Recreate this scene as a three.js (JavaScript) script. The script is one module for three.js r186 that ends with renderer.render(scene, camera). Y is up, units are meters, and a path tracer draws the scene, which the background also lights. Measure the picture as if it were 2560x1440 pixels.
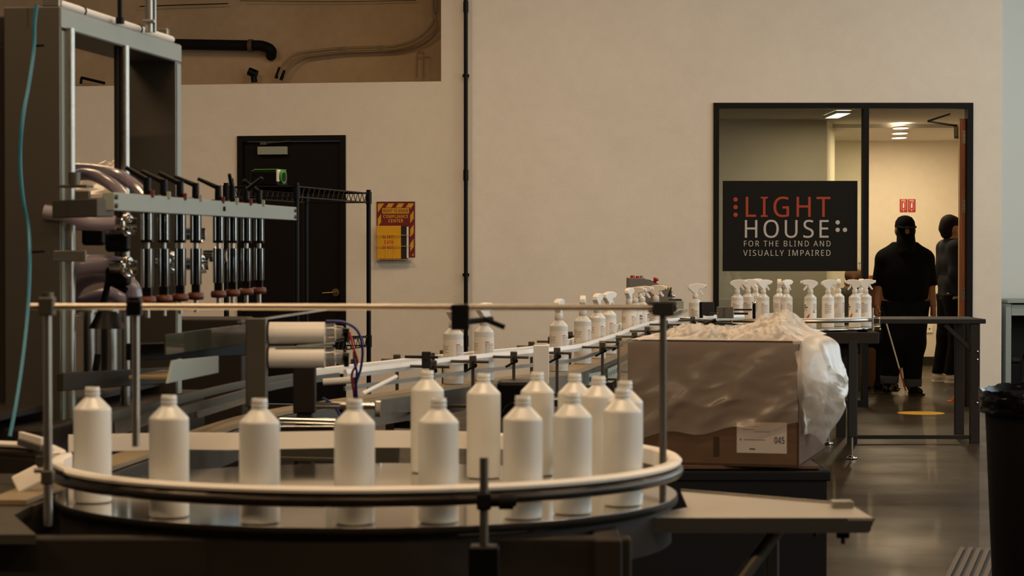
import * as THREE from 'three';
import { RectAreaLightUniformsLib } from 'three/addons/lights/RectAreaLightUniformsLib.js';
import { RoundedBoxGeometry } from 'three/addons/geometries/RoundedBoxGeometry.js';
import { mergeGeometries, toCreasedNormals } from 'three/addons/utils/BufferGeometryUtils.js';

// ---------------------------------------------------------------- camera, sky, light, exposure
const scene = new THREE.Scene();
const FOCAL = 5900, EYE = 1.46, TILT = Math.atan((720 - 615) / FOCAL);
const camera = new THREE.PerspectiveCamera(2 * Math.atan(720 / FOCAL) * 180 / Math.PI, 16 / 9, 0.1, 120);
camera.position.set(0, EYE, 0);
camera.rotation.x = -TILT;
camera.focus = 18; camera.userData.fStop = 8.5;
scene.background = new THREE.Color(0.55, 0.65, 0.75);
RectAreaLightUniformsLib.init();
const renderer = new THREE.WebGLRenderer({ antialias: true });
renderer.toneMapping = THREE.LinearToneMapping;
renderer.toneMappingExposure = 1.0;
renderer.shadowMap.enabled = true;
const WARM = new THREE.Color(1.0, 0.68, 0.4), COOL = new THREE.Color(0.72, 0.9, 1.0), LOBBY = new THREE.Color(1.0, 0.76, 0.46);
const HALL_LAMP = 30, DAYLIGHT = 1.0, LOBBY_LAMP = 13.5;
const CEIL = 6.2;

// ---------------------------------------------------------------- helpers
let seed = 7;
const rnd = () => { seed = (seed * 1664525 + 1013904223) >>> 0; return seed / 4294967296; };
const V = (x, y, z) => new THREE.Vector3(x, y, z);
// a point of the place: measured direction and its distance along the hall
function at(px, py, D) {
  const x = (px - 1280) / FOCAL, y = (720 - py) / FOCAL, c = Math.cos(TILT), s = Math.sin(TILT);
  const t = D / (c + y * s);
  return V(x * t, EYE + (y * c - s) * t, -D);
}
const used = {};
function numbered(name) { const n = used[name] = (used[name] ?? -1) + 1; return n ? name + '_' + String(n).padStart(3, '0') : name; }
function tag(o, label, category, group) { o.userData.label = label; o.userData.category = category; if (group) o.userData.group = group; return o; }
function thing(name, label, category, base = V(0, 0, 0), group) {
  const g = new THREE.Group(); g.name = numbered(name); g.position.copy(base); scene.add(g); tag(g, label, category, group); return g;
}
function mesh(name, geo, mat, parent) {
  const m = new THREE.Mesh(Array.isArray(geo) ? merge(geo) : geo, mat); m.name = name; m.castShadow = m.receiveShadow = true; parent.add(m); return m;
}
// a part whose geometry is given in room coordinates
function part(t, name, geo, mat, sub) {
  let g = Array.isArray(geo) ? merge(geo) : geo.clone(); g.translate(-t.position.x, -t.position.y, -t.position.z);
  return mesh(name, g, mat, sub || t);
}
function struct(name, geo, mat) { const m = mesh(name, geo, mat, scene); m.userData.kind = 'structure'; return m; }
function structGroup(name) { const g = new THREE.Group(); g.name = name; g.userData.kind = 'structure'; scene.add(g); return g; }
function single(name, label, category, geo, mat, group) {
  let g = Array.isArray(geo) ? merge(geo) : geo; g.computeBoundingBox();
  const b = g.boundingBox, c = V((b.min.x + b.max.x) / 2, b.min.y, (b.min.z + b.max.z) / 2); g = g.clone(); g.translate(-c.x, -c.y, -c.z);
  const m = mesh(numbered(name), g, mat, scene); m.position.copy(c); return tag(m, label, category, group);
}
function copy(o, pos, yaw, label, group) {
  const c = o.clone(); c.name = numbered(o.name.replace(/_\d{3}$/, '')); c.position.copy(pos); c.rotation.y = yaw; c.userData = { ...o.userData };
  if (label) c.userData.label = label; if (group) c.userData.group = group; scene.add(c); return c;
}
function plain(g) { const n = g.index ? g.toNonIndexed() : g.clone(); for (const k of Object.keys(n.attributes)) if (!['position', 'normal', 'uv'].includes(k)) n.deleteAttribute(k); n.clearGroups(); return n; }
function merge(list) { return mergeGeometries(list.map(plain)); }
const box = (w, h, d, x = 0, y = 0, z = 0) => new THREE.BoxGeometry(w, h, d).translate(x, y, z);
const rbox = (w, h, d, r, x = 0, y = 0, z = 0) => new RoundedBoxGeometry(w, h, d, 2, r).translate(x, y, z);
function boxUV(g, s = 1) { // uv in metres on axis-aligned shapes
  g = plain(g); const p = g.attributes.position, n = g.attributes.normal, uv = new Float32Array(p.count * 2);
  for (let i = 0; i < p.count; i++) {
    const a = Math.abs(n.getX(i)), b = Math.abs(n.getY(i)), c = Math.abs(n.getZ(i));
    const [u, v] = b >= a && b >= c ? [p.getX(i), p.getZ(i)] : a >= c ? [p.getZ(i), p.getY(i)] : [p.getX(i), p.getY(i)];
    uv[2 * i] = u * s; uv[2 * i + 1] = v * s;
  }
  g.setAttribute('uv', new THREE.BufferAttribute(uv, 2)); return g;
}
function orient(g, p, q, up = V(0, 1, 0)) { // put a geometry built along +z (0..1 scaled) between p and q
  const d = q.clone().sub(p), m = new THREE.Matrix4(), z = d.clone().normalize();
  if (Math.abs(z.dot(up)) > 0.99) up = V(0, 0, 1);
  const x = up.clone().cross(z).normalize(), y = z.clone().cross(x);
  m.makeBasis(x, y, z).setPosition(p.clone().add(q).multiplyScalar(0.5)); return g.applyMatrix4(m);
}
const bar = (p, q, w, h, r = Math.min(w, h) * 0.12) => orient(new RoundedBoxGeometry(w, h, p.distanceTo(q), 1, r), p, q);
const rod = (p, q, r, r2 = r, n = 14) => orient(new THREE.CylinderGeometry(r2, r, p.distanceTo(q), n).rotateX(Math.PI / 2), p, q);
const lathe = (pts, n = 24) => new THREE.LatheGeometry(pts.map(([a, b]) => new THREE.Vector2(a, b)), n);
const hose = (pts, r, n = 40, k = 8) => new THREE.TubeGeometry(new THREE.CatmullRomCurve3(pts), n, r, k, false);
function sweep(path, prof, closed = false) {
  const pos = [], n = path.length, fr = [];
  for (let i = 0; i < n; i++) {
    const a = path[closed ? (i + n - 1) % n : Math.max(i - 1, 0)], b = path[closed ? (i + 1) % n : Math.min(i + 1, n - 1)];
    const t = V(b.x - a.x, 0, b.z - a.z).normalize(), s = V(-t.z, 0, t.x);
    fr.push(prof.map(([u, v]) => path[i].clone().addScaledVector(s, u).add(V(0, v, 0))));
  }
  const quad = (a, b, c, d) => { for (const p of [a, b, c, a, c, d]) pos.push(p.x, p.y, p.z); };
  for (let i = 0; i < (closed ? n : n - 1); i++) for (let j = 0; j < prof.length; j++) {
    const k = (j + 1) % prof.length, m = (i + 1) % n; quad(fr[i][j], fr[i][k], fr[m][k], fr[m][j]);
  }
  if (!closed) for (const f of [fr[0], fr[n - 1].slice().reverse()]) for (let j = 1; j < f.length - 1; j++) for (const p of [f[0], f[j + 1], f[j]]) pos.push(p.x, p.y, p.z);
  const g = new THREE.BufferGeometry(); g.setAttribute('position', new THREE.Float32BufferAttribute(pos, 3));
  g.setAttribute('uv', new THREE.Float32BufferAttribute(new Float32Array(pos.length / 3 * 2), 2)); g.computeVertexNormals(); return toCreasedNormals(g, 0.6);
}
const circ = (r, n, u = 0, v = 0) => Array.from({ length: n }, (_, i) => [u + r * Math.cos(i / n * 2 * Math.PI), v + r * Math.sin(i / n * 2 * Math.PI)]);
const rect = (u0, u1, v0, v1) => [[u0, v0], [u1, v0], [u1, v1], [u0, v1]];
function extrude(pts, depth, bevel = 0, holes = []) {
  const s = new THREE.Shape(pts.map(([a, b]) => new THREE.Vector2(a, b)));
  for (const h of holes) s.holes.push(new THREE.Path(h.map(([a, b]) => new THREE.Vector2(a, b))));
  return new THREE.ExtrudeGeometry(s, { depth, bevelEnabled: bevel > 0, bevelSize: bevel, bevelThickness: bevel, bevelSegments: 2, curveSegments: 12 });
}
// smooth value noise
const H2 = (x, y, s) => { let h = (x * 374761393 + y * 668265263 + s * 974634777) | 0; h = Math.imul(h ^ (h >>> 13), 1274126177); return ((h ^ (h >>> 16)) >>> 0) / 4294967296; };
function vnoise(x, y, per, s = 0) {
  const xi = Math.floor(x), yi = Math.floor(y), fx = x - xi, fy = y - yi, u = fx * fx * (3 - 2 * fx), v = fy * fy * (3 - 2 * fy), w = (a) => ((a % per) + per) % per;
  const a = H2(w(xi), w(yi), s), b = H2(w(xi + 1), w(yi), s), c = H2(w(xi), w(yi + 1), s), d = H2(w(xi + 1), w(yi + 1), s);
  return a + (b - a) * u + (c - a) * v + (a - b - c + d) * u * v;
}
const fbm = (x, y, per, oct, s = 0) => { let t = 0, a = 0.5, k = 1, n = 0; for (let i = 0; i < oct; i++) { t += a * vnoise(x * k, y * k, per * k, s + i); n += a; a *= 0.5; k *= 2; } return t / n; };
function tex(n, fn, srgb = true, rep = 1) {
  const d = new Uint8Array(n * n * 4);
  for (let j = 0; j < n; j++) for (let i = 0; i < n; i++) { const c = fn(i / n, j / n); for (let k = 0; k < 3; k++) d[(j * n + i) * 4 + k] = Math.max(0, Math.min(255, Array.isArray(c) ? c[k] : c)); d[(j * n + i) * 4 + 3] = 255; }
  const t = new THREE.DataTexture(d, n, n); t.wrapS = t.wrapT = THREE.RepeatWrapping; t.magFilter = THREE.LinearFilter; t.minFilter = THREE.LinearMipmapLinearFilter; t.generateMipmaps = true;
  if (srgb) t.colorSpace = THREE.SRGBColorSpace; t.repeat.set(rep, rep); t.needsUpdate = true; return t;
}
function canvasTex(w, h, draw) {
  const c = document.createElement('canvas'); c.width = w; c.height = h; draw(c.getContext('2d'), w, h);
  const t = new THREE.CanvasTexture(c); t.colorSpace = THREE.SRGBColorSpace; t.anisotropy = 8; return t;
}
const matt = (color, roughness = 0.6, extra = {}) => new THREE.MeshPhysicalMaterial({ color, roughness, specularIntensity: 0.3, ...extra });
const std = (color, roughness = 0.6, metalness = 0, extra = {}) => new THREE.MeshPhysicalMaterial({ color, roughness, metalness, ...extra });

// ---------------------------------------------------------------- materials
const fineBump = tex(256, (u, v) => 255 * fbm(u * 64, v * 64, 64, 3, 3), false, 1);
const wallTex = tex(512, (u, v) => { const k = fbm(u * 6, v * 6, 6, 5, 11) - 0.5, s = fbm(u * 40, v * 40, 40, 3, 5) - 0.5; return [221 + 10 * k + 6 * s, 213 + 10 * k + 6 * s, 199 + 11 * k + 6 * s]; }, true, 0.33);
const shadedWallTex = tex(512, (u, v) => { const k = fbm(u * 5, v * 5, 5, 5, 21) - 0.5, s = fbm(u * 50, v * 50, 50, 3, 8) - 0.5; return [176 + 26 * k + 10 * s, 152 + 24 * k + 10 * s, 122 + 22 * k + 9 * s]; }, true, 0.33);  // wall paint turned tan: the dimmer light of the recess is in this colour
const floorTex = tex(1024, (u, v) => {
  const a = fbm(u * 5, v * 5, 5, 6, 31) - 0.5, b = fbm(u * 14, v * 60, 60, 3, 37) - 0.5, c = fbm(u * 70, v * 70, 70, 3, 41) - 0.5, k = 46 * a + 20 * b + 18 * c;
  return [46 + k * 0.7, 38 + k * 0.64, 27 + k * 0.5];
}, true, 0.25);
const floorRough = tex(512, (u, v) => 70 + 60 * fbm(u * 9, v * 9, 9, 5, 51), false, 0.25);
const brushed = tex(256, (u, v) => 110 + 60 * fbm(u * 4, v * 120, 120, 3, 61), false, 2);
const cardTex = tex(256, (u, v) => { const k = fbm(u * 3, v * 90, 90, 3, 71) - 0.5, m = fbm(u * 12, v * 12, 12, 3, 75) - 0.5; return [88 + 14 * k + 12 * m, 66 + 12 * k + 10 * m, 47 + 10 * k + 8 * m]; }, true, 1);
const woodTex = tex(256, (u, v) => { const k = fbm(u * 60, v * 3, 60, 4, 81) - 0.5; return [138 + 60 * k, 82 + 42 * k, 48 + 28 * k]; }, true, 1);
const denim = tex(256, (u, v) => { const k = fbm(u * 90, v * 90, 90, 2, 91) - 0.5; return [19 + 11 * k, 19 + 11 * k, 23 + 12 * k]; }, true, 3);
const M = {
  wall: std(0xffffff, 0.92, 0, { map: wallTex, bumpMap: fineBump, bumpScale: 0.0006 }),
  recess: std(0xffffff, 0.95, 0, { map: shadedWallTex }),
  grey_wall: std(0xd6d8d2, 0.92),
  ceiling: std(0x4d463c, 0.95), lobby_ceiling: std(0xc9c3b8, 0.95),
  floor: std(0xffffff, 1, 0, { map: floorTex, roughnessMap: floorRough, clearcoat: 0.13, clearcoatRoughness: 0.05, specularIntensity: 0.15 }),
  black_frame: matt(0x0d0b09, 0.5),
  dark_door: matt(0x100c0a, 0.5, { bumpMap: fineBump, bumpScale: 0.0003 }),
  glass: new THREE.MeshPhysicalMaterial({ color: 0xf2f6f2, roughness: 0.02, transmission: 1, thickness: 0, ior: 1.5 }),
  wood: std(0xffffff, 0.5, 0, { map: woodTex }),
  steel: std(0xa8a398, 0.6, 1, { roughnessMap: brushed }),
  matte_steel: std(0x9a958a, 0.5, 0.85, { roughnessMap: brushed }),
  polished: std(0xcfcac0, 0.1, 1),
  chrome: std(0xdcdcd8, 0.07, 1),
  dull_steel: std(0x5f5a50, 0.45, 0.8),
  aluminium: std(0x969c93, 0.55, 0.35),
  machine_grey: std(0x6b665c, 0.42, 0.9),
  dark_paint: matt(0x2b2620, 0.55),
  black: matt(0x090808, 0.4),
  rubber: matt(0x0b0a0a, 0.7),
  graphite: matt(0x2b2a28, 0.6),
  navy: matt(0x14161a, 0.7),
  plastic_white: std(0xe9e4da, 0.42),
  bottle: std(0xd4d5d0, 0.34, 0, { clearcoat: 0.25, clearcoatRoughness: 0.3 }),
  belt: std(0x8d7c5e, 0.6), tray: std(0xa9a499, 0.42, 0.4), rail_steel: std(0x3a342d, 0.35, 0.8),
  brown: std(0x5c2c18, 0.5),
  red: std(0xa31b16, 0.45), maroon: std(0x5a0e14, 0.5), yellow: std(0xd9a313, 0.5), orange: std(0xd8730f, 0.5), green: std(0x3f8f16, 0.4), blue: std(0x1f2c70, 0.4), teal: std(0x1f6c80, 0.4),
  tubing: new THREE.MeshPhysicalMaterial({ color: 0xbfb4c0, roughness: 0.22, transmission: 0.45, thickness: 0, clearcoat: 0.6, clearcoatRoughness: 0.1 }),
  smoked: new THREE.MeshPhysicalMaterial({ color: 0x6a6a5a, roughness: 0.06, transmission: 0.75, thickness: 0 }),
  clear: new THREE.MeshPhysicalMaterial({ color: 0xf4f4f0, roughness: 0.08, transmission: 0.85, thickness: 0 }),
  film: new THREE.MeshPhysicalMaterial({ color: 0xf6efe4, roughness: 0.27, transmission: 0.86, thickness: 0, ior: 1.5, side: THREE.DoubleSide }),
  film_gathered: new THREE.MeshPhysicalMaterial({ color: 0xf6efe4, roughness: 0.38, transmission: 0.66, thickness: 0, ior: 1.5, side: THREE.DoubleSide }),
  cardboard: std(0xffffff, 0.85, 0, { map: cardTex }),
  skin: std(0x9a6a4c, 0.6), hair: matt(0x150d08, 0.8), shirt: matt(0x0b0a0b, 0.9), jacket: matt(0x171a22, 0.85), jeans: matt(0xffffff, 0.9, { map: denim }), cuff: std(0x4a4e55, 0.9), grey_shirt: std(0x59544a, 0.9), shoe_white: std(0xd9d2c2, 0.6),
};

// ---------------------------------------------------------------- the room
const ZB = -21.4, XC = -0.36, LW = 11 * Math.PI / 180;      // back wall, its corner, the turn of the left part
struct('floor', boxUV(box(24, 0.2, 48, -3.5, -0.1, -8)), M.floor);
struct('ceiling', boxUV(box(24, 0.2, 39, -3.5, CEIL + 0.1, -3.6)), M.ceiling);  // unseen, coloured dark to hold the bounce light down
const wl = struct('wall_left', boxUV(box(0.2, CEIL, 40, -14.1, CEIL / 2, -4.4)), M.wall);  // unseen, set far off so little light bounces back
struct('wall_front', boxUV(box(24, CEIL, 0.2, -3.5, CEIL / 2, 15.6)), M.wall);  // unseen, pushed far behind the camera to keep the fill low
// right side wall with a row of window openings
{
  const holes = [[-1.0, 4], [-6.2, 4], [-11.4, 4], [-16.6, 4]].map(([z0, w]) => [[z0, 1.2], [z0 - w, 1.2], [z0 - w, 4.6], [z0, 4.6]].map(([a, b]) => [-a, b]));
  const g = extrude([[-15.6, 0], [24.6, 0], [24.6, CEIL], [-15.6, CEIL]], 0.2, 0, holes).rotateY(Math.PI / 2).translate(7.8, 0, 0);
  struct('wall_right', boxUV(g), M.wall);
  holes.forEach((h, i) => {
    const z0 = -h[0][0], z1 = -h[1][0], zc = (z0 + z1) / 2, w = z0 - z1;
    const wg = structGroup('window_' + (i + 2)); wg.position.set(7.8, 1.2, zc);
    mesh('window_frame', [box(0.1, 0.08, w, 0.05, 0.04, 0), box(0.1, 0.08, w, 0.05, 3.36, 0), box(0.1, 3.4, 0.08, 0.05, 1.7, w / 2 - 0.04), box(0.1, 3.4, 0.08, 0.05, 1.7, -w / 2 + 0.04), box(0.08, 3.4, 0.05, 0.05, 1.7, 0)], M.black_frame, wg);
    const pane = new THREE.MeshPhysicalMaterial({ color: 0xdfe6ea, roughness: 0.6, emissive: COOL.clone(), emissiveIntensity: DAYLIGHT });
    for (const s of [-1, 1]) mesh('pane', box(0.02, 3.24, w / 2 - 0.1, 0.07, 1.7, s * w / 4), pane, wg);
    const l = new THREE.RectAreaLight(COOL, DAYLIGHT * 2.2, w - 0.2, 3.2); l.position.set(7.76, 2.9, zc); l.lookAt(0, 2.9, zc); scene.add(l);
  });
}
// back wall, right part, with the storefront opening
const pxm = FOCAL / 21.4;
const SX0 = (1783 - 1280) / pxm, SX1 = (2431 - 1280) / pxm, STOP = 2.756;
struct('wall_back', boxUV(extrude([[XC, 0], [SX0, 0], [SX0, STOP], [SX1, STOP], [SX1, 0], [4.44, 0], [4.44, CEIL], [XC, CEIL]], 0.16).translate(0, 0, ZB - 0.16)), M.wall);
struct('wall_alcove', boxUV(merge([box(3.6, CEIL, 0.16, 6.2, CEIL / 2, -22.42), box(0.16, CEIL, 0.8, 4.36, CEIL / 2, -21.96)])), M.grey_wall);
// back wall, left part, turned away a little, with a door and a raised recess above
const lw = structGroup('wall_back_left'); lw.position.set(XC, 0, ZB); lw.rotation.y = -LW;
const sAt = (px) => { const k = (px - 1280) / FOCAL; return (XC + k * ZB) / (Math.cos(LW) + k * Math.sin(LW)); };   // metres leftwards along that wall
const dAt = (s) => -ZB + s * Math.sin(LW);
const hAt = (px, py) => EYE + (615 - py) / FOCAL * dAt(sAt(px));
const D0 = -sAt(595), D1 = -sAt(865), DTOP = 2.475, NX = -sAt(1103), NY = 2.955;
mesh('wall_panel', boxUV(extrude([[0, 0], [D1, 0], [D1, DTOP], [D0, DTOP], [D0, 0], [-14, 0], [-14, NY], [NX, NY], [NX, CEIL], [0, CEIL]], 0.16).translate(0, 0, -0.16)), M.wall, lw);
mesh('recess_floor', boxUV(box(14 + NX, 0.1, 1.1, (NX - 14) / 2, NY - 0.06, -0.7)), M.wall, lw);
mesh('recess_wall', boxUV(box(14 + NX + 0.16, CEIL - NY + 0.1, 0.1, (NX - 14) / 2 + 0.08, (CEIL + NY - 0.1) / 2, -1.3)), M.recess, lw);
mesh('recess_side', boxUV(box(0.1, CEIL - NY, 1.15, NX + 0.05, (CEIL + NY) / 2, -0.74)), M.wall, lw);
// lobby behind the storefront
const LC = 2.79;
struct('wall_lobby_far', boxUV(merge([box(4.2, LC + 0.2, 0.12, 5.2, LC / 2, -29.06)])), M.wall);
struct('wall_lobby_near', boxUV(merge([box(4.0, LC + 0.1, 0.12, 1.32, LC / 2, -24.96)])), M.wall);
{
  const a = V(3.32, 0, -24.9), b = V(3.58, 0, -26.2), c = V(3.3, 0, -29.0);
  const seg = (p, q) => sweep([p, q], rect(-0.06, 0, 0, LC));
  struct('wall_lobby_side', boxUV(merge([seg(a, b), seg(b, c)])), M.wall);
}
struct('wall_lobby_right', boxUV(box(0.12, LC, 6.6, 5.75, LC / 2, -25.8)), M.wall);
struct('wall_lobby_left', boxUV(box(0.12, LC, 3.5, -0.1, LC / 2, -23.3)), M.wall);
struct('ceiling_lobby', boxUV(merge([box(4.5, 0.12, 7.7, 2.05, LC + 0.06, -25.41), box(1.5, 0.12, 6.7, 5.05, LC + 0.06, -25.91), box(2.6, 0.04, 3.2, 4.6, LC - 0.02, -27.4)])), M.lobby_ceiling);
struct('baseboard_lobby', merge([box(2.3, 0.1, 0.02, 4.6, 0.05, -28.99), box(4.0, 0.1, 0.02, 1.32, 0.05, -24.89)]), M.dark_paint);

// ---------------------------------------------------------------- lamps of the hall and the lobby
{
  const lampGlow = new THREE.MeshStandardMaterial({ color: 0xffffff, emissive: WARM, emissiveIntensity: 3 });
  let n = 0;
  for (const [x, z] of [[-4.4, 0], [0.2, 0], [4.8, 0], [-4.4, -5.3], [-0.3, -5.3], [4.8, -5.3], [-4.4, -11.4], [0.2, -11.4], [4.8, -11.4], [-4.4, -17.4], [0.2, -17.4], [4.8, -17.4]]) {  // the row nearest the camera is added to brighten the foreground bottles
    const t = thing('high_bay_lamp', 'unseen long warm high bay lamp hanging under the hall ceiling', 'lamp', V(x, 5.5, z), 'high bay lamps of the hall');
    mesh('housing', rbox(2.4, 0.12, 0.5, 0.02, 0, 0.07, 0), M.graphite, t);
    mesh('diffuser', box(2.3, 0.015, 0.42, 0, 0.002, 0), lampGlow, t);
    mesh('hanger', [rod(V(-1, 0.12, 0), V(-1, CEIL - 5.5, 0), 0.006), rod(V(1, 0.12, 0), V(1, CEIL - 5.5, 0), 0.006)], M.steel, t);
    const l = new THREE.RectAreaLight(WARM, HALL_LAMP, 2.3, 0.42); l.position.set(x, 5.485, z); l.lookAt(x, 0, z); scene.add(l); n++;
  }
  const glow = new THREE.MeshStandardMaterial({ color: 0xffffff, emissive: new THREE.Color(1, 0.86, 0.62), emissiveIntensity: 6 });
  const spots = [[2252, 308, 25.6], [2250, 322, 26.8], [2248, 335, 27.9]];
  for (const [px, py, D] of spots) {
    const p = at(px, py, D); const y = LC - 0.04;
    const t = thing('recessed_downlight', 'round recessed downlight stretched by its bloom, glowing in the lobby ceiling', 'lamp', V(p.x, y - 0.02, p.z), 'bloom stretched downlights of the lobby');
    mesh('trim_ring', new THREE.TorusGeometry(0.085, 0.01, 6, 28).rotateX(Math.PI / 2).scale(1, 1, 2.6).translate(0, 0.012, 0), M.plastic_white, t);
    mesh('lens', new THREE.CylinderGeometry(0.08, 0.08, 0.012, 28).scale(1, 1, 2.6).translate(0, 0.01, 0), glow, t);  // round lens drawn long, the bloom of the light put into its shape
    const l = new THREE.RectAreaLight(LOBBY, LOBBY_LAMP * 9.2, 0.15, 0.39); l.position.set(p.x, y - 0.022, p.z); l.lookAt(p.x, 0, p.z); scene.add(l);
  }
  const p = at(2094, 283, 23.6);
  const t = thing('slot_downlight', 'bright rectangular downlight glowing in the lobby ceiling', 'lamp', V(p.x, LC - 0.03, p.z));
  mesh('frame', [box(0.17, 0.025, 0.02, 0, 0.012, 0.46), box(0.17, 0.025, 0.02, 0, 0.012, -0.46), box(0.02, 0.025, 0.9, 0.075, 0.012, 0), box(0.02, 0.025, 0.9, -0.075, 0.012, 0)], M.plastic_white, t);
  mesh('lens', box(0.13, 0.012, 0.9, 0, 0.012, 0), glow, t);
  const l = new THREE.RectAreaLight(LOBBY, LOBBY_LAMP * 4, 0.12, 0.88); l.position.set(p.x, LC - 0.035, p.z); l.lookAt(p.x, 0, p.z); scene.add(l);
}

// ---------------------------------------------------------------- doors, storefront, things on the walls
{ // dark door in the left wall
  const g = structGroup('door_1'); g.position.copy(lw.position); g.rotation.y = -LW;
  const w = D1 - D0, c = (D0 + D1) / 2;
  mesh('door_frame', [box(0.05, DTOP, 0.18, D0 + 0.025, DTOP / 2, -0.07), box(0.05, DTOP, 0.18, D1 - 0.025, DTOP / 2, -0.07), box(w - 0.1, 0.05, 0.18, c, DTOP - 0.025, -0.07)], M.black_frame, g);
  const leaf = mesh('door_leaf', rbox(w - 0.1, DTOP - 0.06, 0.045, 0.004, c, DTOP / 2 - 0.025, -0.05), M.dark_door, g);
  const cy = hAt(682, 377);
  mesh('closer_body', rbox(0.28, 0.075, 0.05, 0.006, -sAt(682), cy, 0.0), M.aluminium, g);
  mesh('closer_arm', [rod(V(-sAt(660), cy + 0.07, 0.0), V(-sAt(728), cy + 0.085, 0.02), 0.008), box(0.06, 0.03, 0.03, -sAt(660), cy + 0.07, 0.0)], M.dull_steel, g);
  const ls = -sAt(838), ly = hAt(838, 731);
  mesh('lever_handle', [new THREE.CylinderGeometry(0.036, 0.036, 0.02, 24).rotateX(Math.PI / 2).translate(ls, ly, -0.02), rod(V(ls, ly, 0), V(ls, ly, 0.04), 0.012), rod(V(ls, ly, 0.04), V(ls - 0.11, ly - 0.008, 0.04), 0.01)], std(0x9b8660, 0.3, 1), g);
}
const SW = SX1 - SX0, MX = (2164 - 1280) / pxm;
{ // storefront: frame, mullion, fixed pane
  const g = structGroup('window_1'); g.position.set(0, 0, ZB);
  const f = 0.05;
  mesh('window_frame', [box(f, STOP - 0.05, 0.14, SX0 + f / 2, STOP / 2 - 0.025, -0.05), box(f, STOP - 0.05, 0.14, SX1 - f / 2, STOP / 2 - 0.025, -0.05), box(SW, 0.05, 0.14, (SX0 + SX1) / 2, STOP - 0.025, -0.05), box(0.05, STOP - 0.05, 0.14, MX, STOP / 2 - 0.025, -0.05), box(MX - SX0 - f - 0.025, 0.06, 0.14, (SX0 + f + MX - 0.025) / 2, 0.03, -0.05)], M.black_frame, g);
  mesh('window_pane', box(MX - SX0 - 0.07, STOP - 0.11, 0.008, (SX0 + MX) / 2, STOP / 2, -0.04), M.glass, g);
}
{ // wooden door standing open into the lobby
  const g = structGroup('door_2'); const h = at(2411, 980, 21.5);
  g.position.set(h.x - 0.018, 0, -21.5); g.rotation.y = -0.19;
  const leaf = mesh('door_leaf', boxUV(rbox(0.06, 2.6, 0.92, 0.003, 0, 1.32, -0.46)), M.wood, g);
  mesh('edge_strip', box(0.012, 2.6, 0.02, -0.037, 1.32, -0.02), std(0xc9b48a, 0.6), g);
  const hinge = (y) => [box(0.03, 0.12, 0.004, 0.008, y, 0.003), rod(V(0.03, y - 0.06, 0.006), V(0.03, y + 0.06, 0.006), 0.008), ...[-0.04, 0, 0.04].map((d) => new THREE.SphereGeometry(0.005, 8, 6).translate(0.004, y + d, 0.006))];
  for (const y of [0.28, 1.02, 1.82, 2.45]) mesh('hinge', hinge(y), M.matte_steel, g);
  mesh('lever_handle', [rod(V(-0.026, 0.97, -0.85), V(-0.085, 0.97, -0.85), 0.011), rod(V(-0.085, 0.97, -0.86), V(-0.085, 0.965, -0.72), 0.01), new THREE.CylinderGeometry(0.03, 0.03, 0.012, 20).rotateZ(Math.PI / 2).translate(-0.03, 0.97, -0.85)], M.chrome, g);
  mesh('door_closer', [rbox(0.06, 0.1, 0.28, 0.008, -0.055, 2.5, -0.2), rod(V(-0.06, 2.56, -0.14), V(-0.32, 2.6, -0.03), 0.009), rod(V(-0.32, 2.6, -0.03), V(-0.12, 2.66, 0.04), 0.009)], M.dull_steel, g);
}
{ // sign on the glass
  const fit = (c, s, x0, x1, top, bottom, weight) => {
    const cap = bottom - top; c.font = weight + ' ' + cap / 0.714 + 'px sans-serif'; c.textBaseline = 'alphabetic'; c.textAlign = 'left';
    const ws = [...s].map((ch) => c.measureText(ch).width), sum = ws.reduce((a, b) => a + b, 0), gap = (x1 - x0 - sum) / (s.length - 1);
    let x = x0; [...s].forEach((ch, i) => { c.fillText(ch, x, bottom); x += ws[i] + gap; });
  };
  const t = canvasTex(1104, 738, (c, w, h) => {
    c.fillStyle = '#16130f'; c.fillRect(0, 0, w, h);
    c.fillStyle = '#a8442f'; fit(c, 'LIGHT', 166, 885, 130, 294, '300');
    for (const y of [152, 214, 277]) { c.beginPath(); c.arc(105, y, 18, 0, 7); c.fill(); }
    c.fillStyle = '#b9b4ac'; fit(c, 'HOUSE', 162, 880, 320, 464, '400');
    fit(c, 'FOR THE BLIND AND', 168, 888, 490, 535, '400'); fit(c, 'VISUALLY IMPAIRED', 168, 888, 565, 612, '400');
    for (const [x, y] of [[942, 339], [942, 400], [1002, 400]]) { c.beginPath(); c.arc(x, y, 18, 0, 7); c.fill(); }
  });
  const w = (2145 - 1808) / pxm, h = (678 - 452) / pxm, c = at(1976.5, 565, 21.38);
  const s = thing('logo_sign', 'black sign reading LIGHT HOUSE fixed to the glass storefront', 'sign', V(c.x, c.y - h / 2, ZB - 0.025));
  mesh('board', box(w, h, 0.008, 0, h / 2, 0), matt(0x14110f, 0.6), s);
  mesh('printed_face', new THREE.PlaneGeometry(w, h).translate(0, h / 2, 0.0046), matt(0xffffff, 0.6, { map: t }), s);
}
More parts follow.
